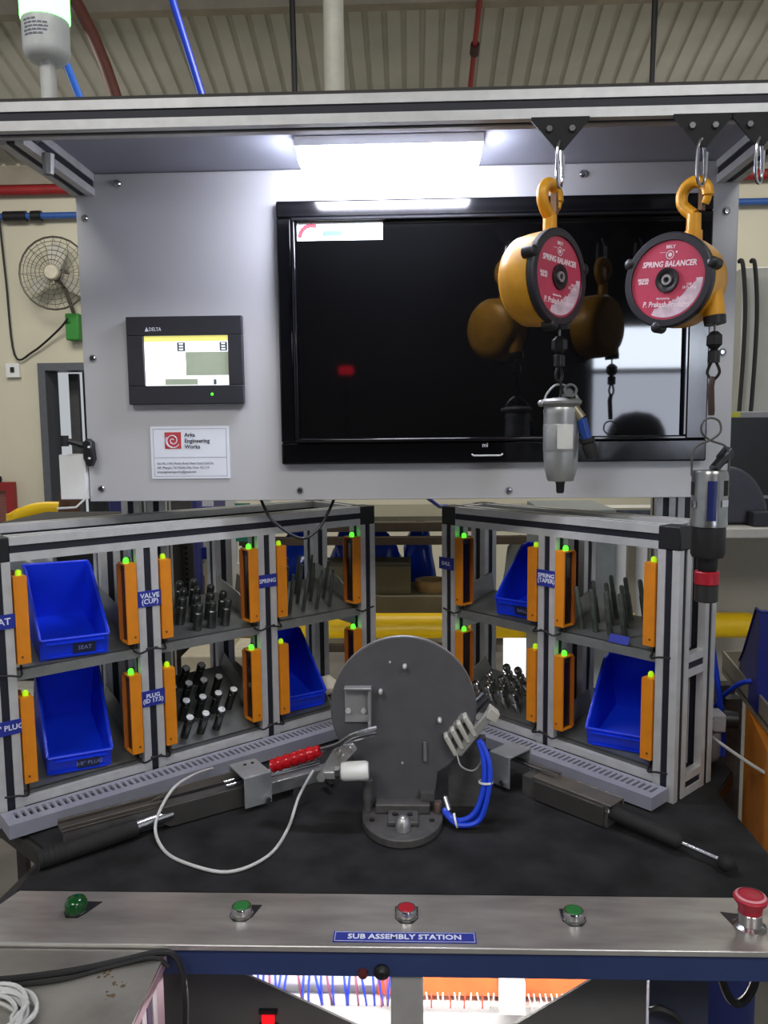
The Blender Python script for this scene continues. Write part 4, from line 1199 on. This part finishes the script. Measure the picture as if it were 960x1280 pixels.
curved(-116, -88, zt2 - .070, zt2 - .012, .0268, M('strip_blue', (30, 40, 96), .35), 'blue_strip', 'dark blue strip')
curved(-186, -164, zt2 - .034, zt2 - .014, .0264, blackm, 'vent')
curved(-60, -38, zt2 - .034, zt2 - .012, .0264, blackm, 'vent')
curved(-70, -40, zt2 - .050, zt2 - .040, .0275, chrome, 'boss')
curved(-180, -152, zt2 - .052, zt2 - .042, .0275, chrome, 'boss')
zb = zt2 - .081
mesh_obj('gear_housing', MB().rev([(.0245, zb), (.0245, zb - .040), (.0225, zb - .045), (.0155, zb - .0455)], Mt, 28), M('gear_dark', (52, 50, 52), .42, .4, .1, 30), s2, world=True)
mesh_obj('neck', MB().rev([(.0152, zb - .0457), (.0148, zb - .063), (.0135, zb - .066)], Mt, 20), black, s2, world=True)
mesh_obj('red_band', MB().rev([(.0160, zb - .0662), (.0178, zb - .068), (.0175, zb - .076), (.0178, zb - .085), (.0162, zb - .0865)], Mt, 24), M('band_red', (170, 26, 44), .4), s2, 'red band above the socket', world=True)
mesh_obj('socket', MB().rev([(.0168, zb - .0867), (.0168, zb - .111), (.0150, zb - .1125), (.011, zb - .1125), (.010, zb - .100)], Mt, 24, cap=False), M('socket_dark', (70, 68, 68), .4, .6), s2, world=True)
b = MB(); b.cyl((x + .002, y - .008, zt2 + .004), (x + .022, y + .004, zt2 + .022), .0075, .0075, 12); b.cyl((x + .018, y + .004, zt2 + .018), (x + .030, y + .010, zt2 + .030), .0095, .0095, 12)
mesh_obj('air_inlet', b, dsteel, s2, world=True)

# ------------------------------------------------------------------ right side: regulator, hoses, neighbouring station
t = thing('air_regulator', 'grey air regulator with black knob behind the right rack', 'regulator', (.597, 1.5, BZ))
rx, ry = .570, 1.50
mesh_obj('bowl', MB().rev([(.008, .856), (.014, .862), (.017, .870), (.018, .918), (.016, .920)], Matrix.Translation((rx, ry, 0)), 20), M('bowl_grey', (128, 128, 138), .35), t, world=True)
mesh_obj('body', MB().box(rx - .021, rx + .021, ry - .02, ry + .02, .9202, .955), M('reg_grey', (150, 150, 154), .45), t, world=True, bev=.003)
mesh_obj('knob', MB().rev([(.013, 0), (.017, .002), (.017, .026), (.014, .028)], lookm((rx + .0212, ry, .940), (1, -.2, 0)), 18), black, t, world=True)
mesh_obj('bracket', MB().box(rx - .016, rx - .012, ry + .0202, ry + .05, .853, .955), gunm, t, world=True)
mesh_obj('gauge', MB().cyl((rx, ry - .0202, .937), (rx, ry - .028, .937), .011, .011, 16), M('reg_grey', (150, 150, 154), .45), t, world=True)
solo('blue_hose', MB().tube([(.560, 1.60, 1.17), (.578, 1.56, 1.121), (.592, 1.55, 1.033), (.606, 1.545, .936), (.610, 1.54, .885), (.606, 1.53, .853)], .0055, 8), hoseblue, 'blue hose dropping beside the right rack to the regulator', 'hose')
solo('blue_hose', MB().tube([(.615, 1.60, .93), (.622, 1.56, .972), (.643, 1.50, 1.014), (.70, 1.44, .998), (.78, 1.40, .977)], .0050, 8), hoseblue, 'blue hose arching right from the regulator over the tray', 'hose')
solo('white_tube', MB().tube([(.558, 1.49, .915), (.60, 1.34, .906), (.66, 1.26, .895), (.72, 1.22, .88)], .0030, 8), cablew, 'thin white tube slanting across the orange panel', 'tube')

ns = thing('side_station', 'neighbouring station with brown tray table and orange end panel', 'workstation', (.8, 1.5, 0))
b = MB()
tp = [(.680, 1.74), (.605, 1.25), (1.1, 1.25), (1.1, 1.74)]
mesh_obj('tray_floor', MB().prism(tp, .006, Matrix.Translation((0, 0, .965))), M('tray_brown', (70, 60, 52), .4, .3, .2, 14), ns, world=True)
b = MB()
def wall(b, p, q, z0, z1, th=.004):
    p, q = Vector(p), Vector(q)
    u = (q - p).normalized(); nn = Vector((-u.y, u.x)) * th
    b.prism([tuple(p), tuple(q), tuple(q + nn), tuple(p + nn)], z1 - z0, Matrix.Translation((0, 0, z0)))
wall(b, tp[0], tp[1], .955, 1.005); wall(b, tp[3], tp[0], .955, 1.005)
mesh_obj('tray_edge', b, M('tray_edge', (150, 142, 124), .45, .3), ns, world=True)
b = MB(); wall(b, (.655, 1.55), (.563, 1.19), .60, .950, .02)
mesh_obj('end_panel', b, M('panel_orange', (196, 116, 16), .5, 0, .08, 10), ns, 'orange end panel', world=True)
b = MB(); wall(b, (.5625, 1.188), (.5600, 1.179), .60, .952, .022)
mesh_obj('panel_edge', b, M('edge_yellow', (230, 186, 80), .5), ns, world=True)
for px_, py_ in ((.64, 1.585), (.66, 1.67)):
    mesh_obj('post', MB().box(px_ - .016, px_ + .016, py_ - .016, py_ + .016, 0, .955), gunm, ns, world=True)
for px_, py_ in ((1.05, 1.3), (1.05, 1.7)):
    mesh_obj('post', MB().box(px_ - .02, px_ + .02, py_ - .02, py_ + .02, 0, .9648), gunm, ns, world=True)
bin_thing(Matrix.Translation((.745, 1.60, .9712)) @ Matrix.Rotation(R(168), 4, 'Z') @ Matrix.Rotation(R(0), 4, 'X'), .16, .17, .19, .05, 'dark blue bin on the neighbouring tray, right edge', bindark)

# ------------------------------------------------------------------ things behind the racks
yr = thing('guard_rail', 'yellow tubular guard rail behind the racks', 'rail', (0, 2.62, 0))
mesh_obj('rail_tube', MB().rev([(.02, 0), (.038, .006), (.042, .02), (.042, 2.38), (.038, 2.394), (.02, 2.40)], lookm((-1.28, 2.62, .842), (1, 0, 0)), 20), yelpipe, yr, world=True)
for px_ in (-1.1, .62):
    mesh_obj('rail_post', MB().cyl((px_, 2.64, 0), (px_, 2.64, .80), .03, .03, 14), yelpipe, yr, world=True)
# packing table behind
tb = thing('packing_table', 'brown steel table with shelf of boxes behind the yellow rail', 'table', (.0, 3.1, 0))
mesh_obj('top_beam', MB().box(-.62, .66, 2.84, 2.88, 1.13, 1.162), brown, tb, world=True)
mesh_obj('top_beam', MB().box(-.62, .66, 2.82, 2.86, 1.085, 1.112), brown, tb, world=True)
mesh_obj('shelf_board', MB().box(-.6, .64, 2.8, 3.3, .70, .725), brown, tb, world=True)
for px_ in (-.6, .62):
    for py_ in (2.86, 3.28):
        mesh_obj('leg', MB().box(px_ - .02, px_ + .02, py_ + .03 - .02, py_ + .03 + .02, 0, 1.16), brown, tb, world=True)
mesh_obj('table_board', MB().box(-.62, .66, 2.885, 3.34, 1.162, 1.18), M('board_olive', (126, 122, 102), .7), tb, world=True)
def carton(x0, x1, y0, y1, z0, z1, mat, label, nm='carton'):
    t = thing(nm, label, 'box', ((x0 + x1) / 2, (y0 + y1) / 2, z0))
    mesh_obj('box_body', MB().box(x0, x1, y0, y1, z0, z1), mat, t, world=True, bev=.004)
    mesh_obj('tape', MB().box((x0 + x1) / 2 - .02, (x0 + x1) / 2 + .02, y0 - .001, y1 + .001, z1, z1 + .0008), M('tape', (170, 156, 120), .4), t, world=True)
    return t
carton(-.58, .30, 2.82, 3.1, .7252, .90, card, 'long beige carton behind the gap between the racks')
carton(-.36, -.005, 2.84, 3.05, .9012, 1.005, cardg, 'olive carton standing on the long beige carton')
solo('tape_roll', MB().rev([(.045, 0), (.065, 0), (.065, .04), (.045, .04), (.045, 0)], Matrix.Translation((.075, 2.92, .9012)), 28, cap=False), M('roll_tan', (170, 140, 96), .6), 'tan tape roll on the long beige carton', 'tape roll')
def bag(x, y, z, sx, sy, sz, label, seed, mat=None):
    random.seed(seed)
    b = MB()
    n, mrows = 18, 9
    rings = []
    for j in range(mrows + 1):
        ph = PI * j / mrows
        ring_ = []
        for k in range(n):
            a = 2 * PI * k / n
            f = 1 + .16 * math.sin(3 * a + j + seed) + random.uniform(-.07, .07)
            ring_.append(b.v((x + sx * math.sin(ph) * math.cos(a) * f, y + sy * math.sin(ph) * math.sin(a) * f, z + sz * (1 - math.cos(ph)) / 2 * (1 + .05 * math.sin(2 * a)))))
        rings.append(ring_)
    for A, B in zip(rings, rings[1:]):
        for k in range(n):
            b.f([A[k], A[(k + 1) % n], B[(k + 1) % n], B[k]])
    b.f(rings[0]); b.f(rings[-1])
    return solo('plastic_bag', b, mat or M('bag_blue', (16, 74, 226), .14, 0, .12, 8, bump=.4), label, 'bag')
bag(-.20, 3.18, .7256, .15, .06, .40, 'shiny blue plastic bag behind the olive carton', 2)
bag(.03, 3.19, .7256, .062, .06, .395, 'shiny blue plastic bag right of the olive carton', 5)
bag(-.46, 3.19, .7256, .09, .06, .36, 'shiny blue plastic bag behind the left rack inner post', 3)
bag(.20, 3.04, .9012, .065, .045, .165, 'dark navy bag behind the BALL plate', 8, bindark)
bag(.42, 3.1, .7256, .07, .05, .34, 'pale clear plastic bag behind the BALL bin', 9, M('bag_clear', (190, 198, 206), .2, 0, .1, 10, bump=.3))

# left background: slotted rack posts, white frames, tables
t = thing('slotted_upright', 'dark perforated steel upright behind the left rack', 'upright', (-.655, 2.46, 0))
mesh_obj('angle_post', MB().box(-.755, -.685, 2.46, 2.463, 0, 1.36).box(-.755, -.752, 2.463, 2.50, 0, 1.36), gunm, t, world=True)
b = MB()
for k in range(40):
    for dx in (-.733, -.712):
        b.box(dx, dx + .008, 2.4586, 2.4596, .6 + k * .0165, .608 + k * .0165)
mesh_obj('perforations', b, M('hole_dark', (16, 16, 17), .8), t, world=True, kind='stuff')
t = thing('white_stand', 'white frame stand with small coloured parts behind the left rack', 'stand', (-.55, 2.5, 0))
b = MB()
for px_ in (-.70, -.62, -.50):
    b.box(px_ - .016, px_ + .016, 2.70, 2.73, 0, 1.34)
b.box(-.72, -.48, 2.699, 2.729, 1.0, 1.04); b.box(-.72, -.48, 2.6995, 2.73, .87, .90)
mesh_obj('frame', b, white, t, world=True)
for q, c in (((-.72, -.67, 1.16, 1.24), navy), ((-.72, -.66, 1.06, 1.10), navy), ((-.60, -.55, 1.12, 1.25), M('part_teal', (40, 130, 110), .5)), ((-.66, -.635, 1.16, 1.22), white), ((-.59, -.53, 1.04, 1.075), navy)):
    mesh_obj('tag_card', MB().box(q[0], q[1], 2.682, 2.698, q[2], q[3]), c, t, world=True)
carton(-1.15, -.80, 2.0, 2.3, .46, .80, M('crate_white', (216, 212, 200), .6), 'white crate behind the lower left bin', 'crate')
carton(-.66, -.44, 2.2, 2.4, .46, .86, M('crate_cream', (206, 196, 170), .6), 'cream crate behind the bright-headed pins', 'crate')
t = thing('low_table', 'grey low table carrying crates behind the left rack', 'table', (-.8, 2.25, 0))
mesh_obj('table_top', MB().box(-1.3, -.40, 1.98, 2.45, .43, .4598), gunm, t, world=True)
for px_ in (-1.27, -.43):
    for py_ in (2.0, 2.43):
        mesh_obj('leg', MB().box(px_ - .015, px_ + .015, py_ - .015, py_ + .015, 0, .4298), gunm, t, world=True)
bag(-1.02, 2.05, 1.02, .10, .06, .20, 'grey clear bag above the SEAT bin', 11, M('bag_grey', (120, 126, 132), .25, 0, .1, 10, bump=.3))
t = thing('dark_cabinet', 'black cabinet behind the SEAT bin', 'cabinet', (-1.0, 2.2, .8))
mesh_obj('carcass', MB().box(-1.14, -.72, 2.16, 2.45, .8012, 1.25), M('cabinet_black', (20, 20, 22), .6), t, world=True)
mesh_obj('door', MB().box(-1.13, -.73, 2.152, 2.1598, .812, 1.24), M('cabinet_black', (20, 20, 22), .6), t, world=True)
mesh_obj('handle', MB().box(-.76, -.75, 2.144, 2.1518, .98, 1.06), gunm, t, world=True)
t = thing('blue_machine', 'dark blue machine cover below the grey panel, left', 'machine', (-.95, 3.0, 0))
mesh_obj('cover', MB().box(-1.12, -.78, 2.9, 3.4, 0, 1.30), M('cover_navy', (52, 56, 118), .5), t, world=True, bev=.01)
mesh_obj('lid', MB().box(-1.08, -.85, 2.95, 3.35, 1.3002, 1.325), M('lid_blue', (70, 110, 180), .4), t, world=True)
t = thing('yellow_bracket', 'curved yellow guard left of the white box', 'guard', (-1.55, 2.9, 0))
mesh_obj('guard_hoop', MB().tube([(-1.48, 2.9, 0), (-1.48, 2.9, 1.09), (-1.46, 2.9, 1.18), (-1.38, 2.9, 1.215), (-1.26, 2.9, 1.215)], .025, 10), yelpipe, t, world=True)
mesh_obj('white_card', MB().box(-1.43, -1.25, 2.86, 2.87, 1.0, 1.185), white, t, world=True)
t = thing('brown_sack', 'brown cloth sack on a slim stand below the white box', 'sack', (-1.22, 2.7, 1.22))
b = MB(); b.rev([(.015, 0), (.04, .02), (.042, .08), (.034, .14), (.03, .18), (.018, .2), (0, .205)], Matrix.Translation((-1.23, 2.82, 1.10)), 16)
mesh_obj('cloth', b, M('sack_brown', (88, 60, 44), .9, 0, .2, 30, bump=.3), t, world=True)
mesh_obj('stool_post', MB().cyl((-1.23, 2.82, 0), (-1.23, 2.82, 1.0998), .022, .022, 10).cyl((-1.23, 2.82, 0), (-1.23, 2.82, .02), .14, .14, 20), gunm, t, world=True)

# right background
t = thing('grey_cabinet', 'tall pale grey cabinet against the cream wall, right of the panel', 'cabinet', (1.85, 4.2, 0))
mesh_obj('carcass', MB().box(1.60, 2.15, 4.0, 4.5, 0, 2.25), cabm, t, world=True, bev=.006)
mesh_obj('door', MB().box(1.615, 1.86, 3.985, 3.9995, .06, 2.2), cabm, t, world=True)
mesh_obj('door', MB().box(1.87, 2.14, 3.985, 3.9995, .06, 2.2), cabm, t, world=True)
mesh_obj('handle', MB().box(1.83, 1.845, 3.97, 3.9848, 1.5, 1.75), gunm, t, world=True)
solo('equipment_case', MB().box(2.2, 2.7, 4.6, 5.0, 0, 2.6), cabm, 'pale grey equipment case beyond the tall cabinet', 'cabinet', bev=.01)
for k, (xa, mm_) in enumerate(((1.545, 0), (1.60, 1))):
    solo('hanging_lead', MB().tube([(xa, 3.92, 2.26), (xa + .012, 3.9, 2.24), (xa + .03, 3.9, 2.0), (xa + .02, 3.9, 1.6), (xa - .01, 3.9, 1.1)], .010, 7), cableb, ['black lead hanging left of the tall grey cabinet', 'black lead hanging over the front of the tall grey cabinet'][k], 'cable')
t = thing('monitor', 'dark computer monitor on the pale counter, right edge', 'monitor', (1.25, 2.75, 1.185))
mesh_obj('bezel', MB().box(1.035, 1.50, 2.72, 2.76, 1.25, 1.542), greypaint, t, world=True, bev=.004)
mesh_obj('screen', MB().box(1.052, 1.48, 2.716, 2.7198, 1.262, 1.522), dscreen, t, world=True)
mesh_obj('stand', MB().box(1.2, 1.3, 2.765, 2.80, 1.1902, 1.4).box(1.15, 1.35, 2.7, 2.86, 1.1862, 1.19), black, t, world=True)
mesh_obj('yellow_tag', MB().box(1.036, 1.092, 2.712, 2.7155, 1.523, 1.541), M('tag_yellow', (176, 176, 50), .5), t, world=True)
t = thing('bench_grinder', 'rounded dark grey machine hood in front of the monitor', 'machine', (1.02, 2.6, 1.185))
b = MB()
cap = [(.13 * math.cos(R(a)), .20 * math.sin(R(a))) for a in range(0, 181, 10)]
b.prism([(x_, z_ * .9) for x_, z_ in cap], .10, Matrix.Translation((.985, 2.62, 1.1895)) @ Matrix.Rotation(R(90), 4, 'X'))
mesh_obj('hood', b, M('hood_dark', (66, 66, 78), .5), t, world=True, bev=.01)
mesh_obj('foot', MB().box(1.045, 1.125, 2.47, 2.517, 1.1862, 1.232), M('foot_dark', (44, 44, 52), .5), t, world=True, bev=.003)
t = thing('counter', 'pale counter with beige front behind the right rack', 'counter', (1.3, 2.8, 0))
mesh_obj('counter_top', MB().box(.72, 2.0, 2.44, 3.2, 1.155, 1.186), M('counter_white', (206, 204, 196), .5), t, world=True, bev=.004)
mesh_obj('front_panel', MB().box(.74, 1.98, 2.74, 2.78, 0, 1.154), beige, t, world=True)
mesh_obj('side_panel', MB().box(.74, .77, 2.7805, 3.15, 0, 1.154), beige, t, world=True)
t = thing('grey_locker', 'pale grey machine cabinet behind the tall rods', 'cabinet', (.55, 2.4, 0))
mesh_obj('carcass', MB().box(.36, .56, 2.2, 2.5, 0, 1.27), M('locker', (140, 146, 144), .5), t, world=True)
mesh_obj('door', MB().box(.372, .55, 2.19, 2.1998, .95, 1.26), M('locker', (140, 146, 144), .5), t, world=True)
mesh_obj('knob', MB().ball((.42, 2.186, 1.16), .007), chrome, t, world=True)
t = thing('guide_column', 'twin bright guide columns behind the tall rods', 'machine', (.63, 2.3, 0))
for px_ in (.60, .66):
    mesh_obj('column', MB().cyl((px_, 2.3, 0), (px_, 2.3, 1.22), .016, .016, 12), white, t, world=True)
mesh_obj('cross_head', MB().box(.575, .69, 2.27, 2.33, 1.2202, 1.262), dsteel, t, world=True)
mesh_obj('dark_column', MB().box(.70, .735, 2.3, 2.34, 0, 1.26), black, t, world=True)
# bright window strip low between the racks
struct('window_1', MB().box(.32, .40, 2.76, 2.775, .62, .832), M('window_lit', (250, 250, 255), .4, emit=(245, 250, 255), es=1.6))
solo('panel_cable', MB().tube([(-.31, 1.60, 1.375), (-.285, 1.53, 1.350), (-.2618, 1.5, 1.325), (-.2098, 1.48, 1.296), (-.178, 1.5, 1.310), (-.158, 1.53, 1.345), (-.150, 1.60, 1.375)], .0030, 7), cableb, 'black cable sagging below the grey panel over the left rack', 'cable')
solo('panel_hose', MB().tube([(.020, 1.66, 1.364), (.035, 1.70, 1.350), (.06, 1.78, 1.325), (.10, 1.94, 1.28), (.13, 2.0, 1.0), (.13, 2.0, .0)], .0042, 7), hoseblue, 'blue hose running down from the panel behind the right rack', 'hose')

# red lamp and bright window in the hall behind the viewer (they show as reflections)
w2 = struct('window_2', MB().box(1.93, 1.99, -6.0, -5.94, 1.2, 2.62).box(3.31, 3.37, -6.0, -5.94, 1.2, 2.62).box(1.99, 3.31, -6.0, -5.94, 2.56, 2.62).box(1.99, 3.31, -6.0, -5.94, 1.2, 1.26).box(1.99, 3.31, -6.0, -5.94, 2.06, 2.12), greypaint)
mesh_obj('pane', MB().box(1.99, 3.31, -5.99, -5.97, 2.12, 2.56), M('window_day', (240, 245, 250), .4, emit=(225, 235, 250), es=22), w2)
mesh_obj('pane', MB().box(1.99, 3.31, -5.99, -5.97, 1.26, 2.06), M('window_frosted', (200, 205, 215), .4, emit=(215, 222, 240), es=9), w2)
t = thing('reflected_dome', 'dark dome shape added in the hall behind the viewer, reflected in the television', 'tank', (1.93, -4.0, 0))  # unseen stand-in shape, added for the dark dome in the screen reflection
mesh_obj('shell', MB().rev([(.24, 0), (.25, .05), (.25, 1.36), (.235, 1.46), (.19, 1.55), (.12, 1.60), (0, 1.62)], Matrix.Translation((1.93, -4.0, 0)), 28), M('dome_dark', (30, 30, 36), .6), t, world=True)
mesh_obj('lid_ring', MB().rev([(.2502, 1.33), (.262, 1.34), (.262, 1.36), (.2502, 1.37)], Matrix.Translation((1.93, -4.0, 0)), 28, cap=False), gunm, t, world=True)
t = thing('red_lamp', 'red signal lamp on a far post, reflected in the television', 'lamp', (-.62, -4.9, 0))
mesh_obj('lens', MB().box(-.70, -.56, -4.95, -4.85, 2.02, 2.10), M('red_lit', (255, 30, 50), .4, emit=(255, 20, 50), es=2.5), t, world=True, bev=.02)
mesh_obj('post', MB().box(-.655, -.605, -4.93, -4.87, 0, 2.0198), black, t, world=True)

# ------------------------------------------------------------------ under the bench
cb = thing('control_cabinet', 'lit open control cabinet with rows of wires under the bench', 'cabinet', (0, 1.5, 0))
mesh_obj('back_plate', MB().box(-.42, .42, 1.52, 1.524, .02, .70), white, cb, world=True)
b = MB(); b.box(-.43, -.4202, 1.25, 1.524, 0, .72); b.box(.4202, .43, 1.25, 1.524, 0, .72); b.box(-.4298, .4298, 1.25, 1.524, .7202, .73); b.box(-.42, .42, 1.25, 1.5198, 0, .012)
mesh_obj('case', b, white, cb, world=True)
mesh_obj('tube_lamp', MB().cyl((-.40, 1.30, .695), (.40, 1.30, .695), .012, .012, 10), M('cab_lamp', (255, 255, 255), .4, emit=(255, 250, 250), es=120), cb, world=True)
mesh_obj('wire_duct', MB().box(-.40, .40, 1.485, 1.5195, .424, .46), whitep, cb, world=True)
d2 = mesh_obj('wire_duct', MB().box(-.40, .40, 1.485, 1.5195, .312, .354), whitep, cb, world=True)
mesh_obj('terminal_row', MB().box(-.075, .40, 1.49, 1.5195, .372, .412), M('terminal_orange', (226, 104, 56), .5), cb, 'row of orange terminals', world=True)
mesh_obj('terminal_row', MB().box(-.40, -.0755, 1.49, 1.5195, .392, .412), white, cb, world=True)
random.seed(3)
for k in range(26):
    xx = -.325 + k * .0115
    if k in (7, 15, 20): continue
    c = M('wire_blue', (40, 62, 186), .4) if k % 5 != 3 else M('wire_maroon', (126, 70, 96), .4)
    dx = random.uniform(-.006, .010)
    mesh_obj('wire', MB().tube([(xx, 1.482, .418), (xx + dx * .5, 1.474, .40), (xx + dx, 1.476, .375), (xx + dx * 1.2, 1.482, .355)], .0026, 5, 2), c, cb, world=True)
for k in range(46):
    xx = -.068 + k * .0112
    dx = random.uniform(-.004, .004)
    c = M('wire_white', (226, 220, 214), .4) if (k % 3 or 22 < k < 34) else M('wire_red', (196, 80, 60), .4)
    mesh_obj('wire', MB().tube([(xx, 1.482, .385), (xx + dx, 1.474, .37), (xx + dx, 1.478, .355)], .0017, 5, 2), c, cb, world=True)
for k in range(60):
    xx = -.30 + k * .0105
    c = [M('wire_red', (196, 80, 60), .4), black, M('wire_white', (226, 220, 214), .4), M('wire_maroon', (126, 70, 96), .4)][k % 4]
    mesh_obj('wire', MB().tube([(xx, 1.483, .311), (xx + random.uniform(-.004, .004), 1.478, .25), (xx, 1.483, .2)], .002, 5, 2), c, cb, world=True)
mesh_obj('relay_block', MB().box(.165, .215, 1.46, 1.4845, .356, .42), whitep, cb, world=True)
gs = thing('bench_gusset', 'dark grey slanted side plate under the bench, left', 'panel', (-.25, 1.03, 0))
mesh_obj('plate', MB().prism([(-.41, .8064), (-.41, .10), (.10, .10), (.10, .59), (-.271, .768), (-.288, .8064)], .004, Matrix.Translation((0, 1.03, 0)) @ Matrix.Rotation(R(90), 4, 'X')), dgrey, gs, world=True)
mesh_obj('red_indicator', MB().box(-.212, -.195, 1.018, 1.0258, .680, .695), M('red_glow', (200, 20, 30), .4, emit=(255, 20, 30), es=.8), gs, world=True, label='small red light')
mesh_obj('indicator_frame', MB().box(-.216, -.191, 1.0205, 1.0257, .676, .6798).box(-.216, -.191, 1.0205, 1.0257, .6952, .701), black, gs, world=True)
gs2 = thing('bench_gusset', 'dark grey slanted side plate under the bench, right', 'panel', (.26, 1.03, 0))
mesh_obj('plate', MB().prism([(.315, .8064), (.315, .10), (.0, .10), (.0, .59), (.268, .768), (.280, .8064)][::-1], .004, Matrix.Translation((0, 1.03, 0)) @ Matrix.Rotation(R(90), 4, 'X')), dgrey, gs2, world=True)
t = thing('dark_duct', 'dark navy duct under the bench right of the gusset', 'duct', (.37, 1.05, 0))
mesh_obj('casing', MB().box(.32, .40, 1.03, 1.10, 0, .806), M('casing_navy', (44, 48, 64), .6), t, world=True)
mesh_obj('cable', MB().tube([(.318, 1.02, .71), (.335, 1.015, .715), (.36, 1.015, .69), (.375, 1.015, .6)], .005, 6), cableb, t, world=True)
solo('under_cable', MB().tube([(.41, 1.06, .80), (.43, 1.05, .72), (.45, 1.05, .70), (.47, 1.05, .73), (.475, 1.05, .8)], .006, 6), cableb, 'black cable loop under the bench at the right', 'cable')
solo('blue_drum', MB().rev([(.08, 0), (.09, .02), (.09, .56), (.08, .58), (0, .581)], Matrix.Translation((.535, 1.41, 0)), 24), M('drum_blue', (34, 50, 120), .4), 'dark blue drum under the bench at the right', 'drum')

# steel cabinet at lower left
sc_ = thing('steel_cabinet', 'scratched steel topped cabinet in front of the bench, lower left', 'cabinet', (-.55, .75, 0))
mesh_obj('top_plate', MB().box(-.80, -.3145, .55, .940, .8405, .8445), M('cab_top', (150, 148, 140), .42, .7, .16, 12, bump=.06), sc_, world=True)
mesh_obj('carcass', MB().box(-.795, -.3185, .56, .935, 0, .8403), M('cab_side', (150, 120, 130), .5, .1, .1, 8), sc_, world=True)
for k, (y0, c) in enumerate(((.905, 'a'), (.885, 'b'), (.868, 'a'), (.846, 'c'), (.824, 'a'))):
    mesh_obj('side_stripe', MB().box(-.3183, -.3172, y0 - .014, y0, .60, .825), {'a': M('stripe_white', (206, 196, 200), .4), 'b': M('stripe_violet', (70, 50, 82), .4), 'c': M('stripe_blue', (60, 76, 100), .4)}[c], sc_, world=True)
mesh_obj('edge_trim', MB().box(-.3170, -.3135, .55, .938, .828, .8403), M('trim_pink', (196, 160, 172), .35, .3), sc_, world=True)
b = MB()
random.seed(5)
for k in range(26):
    a, r0 = random.uniform(0, 6.28), random.uniform(0, 1)
    bx_, by_ = ((-.375, .893), (-.355, .876), (-.358, .858))[k % 3]
    b.rev([(random.uniform(.0008, .0030), 0), (0, .0004)], Matrix.Translation((bx_ + .012 * r0 * math.cos(a), by_ + .008 * r0 * math.sin(a), .8446)), 7, cap=False)
mesh_obj('rust_spots', b, M('rust', (96, 76, 54), .8), sc_, world=True, kind='stuff')
zt = .8445
solo('floor_cable', MB().tube([(-.60, .868, zt + .004), (-.50, .876, zt + .004), (-.42, .893, zt + .004), (-.36, .915, zt + .004), (-.322, .928, zt + .005), (-.300, .930, .842), (-.288, .925, .80), (-.290, .915, .70), (-.300, .9, .5), (-.300, .89, .1)], .0040, 8), cableb,
     'thick black cable lying over the steel cabinet and down its corner', 'cable')
solo('floor_cable', MB().tube([(-.60, .864, zt + .0025), (-.50, .868, zt + .0025), (-.43, .878, zt + .0025), (-.37, .905, zt + .0025), (-.325, .920, zt + .004), (-.306, .9205, .836)], .0026, 8), cableb,
     'thinner black cable lying beside the thick one on the steel cabinet', 'cable')
b = MB()
random.seed(12)
for k in range(9):
    r0 = .030 + .0035 * (k % 5) 
    ph = random.uniform(0, 6)
    b.tube([(-.478 + random.uniform(-.004, .004) + (r0 + .003 * math.sin(3 * a + ph)) * math.cos(a) * 1.15, .812 + (r0 + .003 * math.sin(2 * a + ph)) * math.sin(a), zt + .0028 + .0028 * (k // 2) + .0012 * math.sin(2 * a + ph)) for a in [2 * PI * j / 14 for j in range(14)]], .0024, 6, 3, closed=True)
solo('cable_coil', b, cablew, 'coil of pale cable on the steel cabinet, lower left corner', 'cable coil')
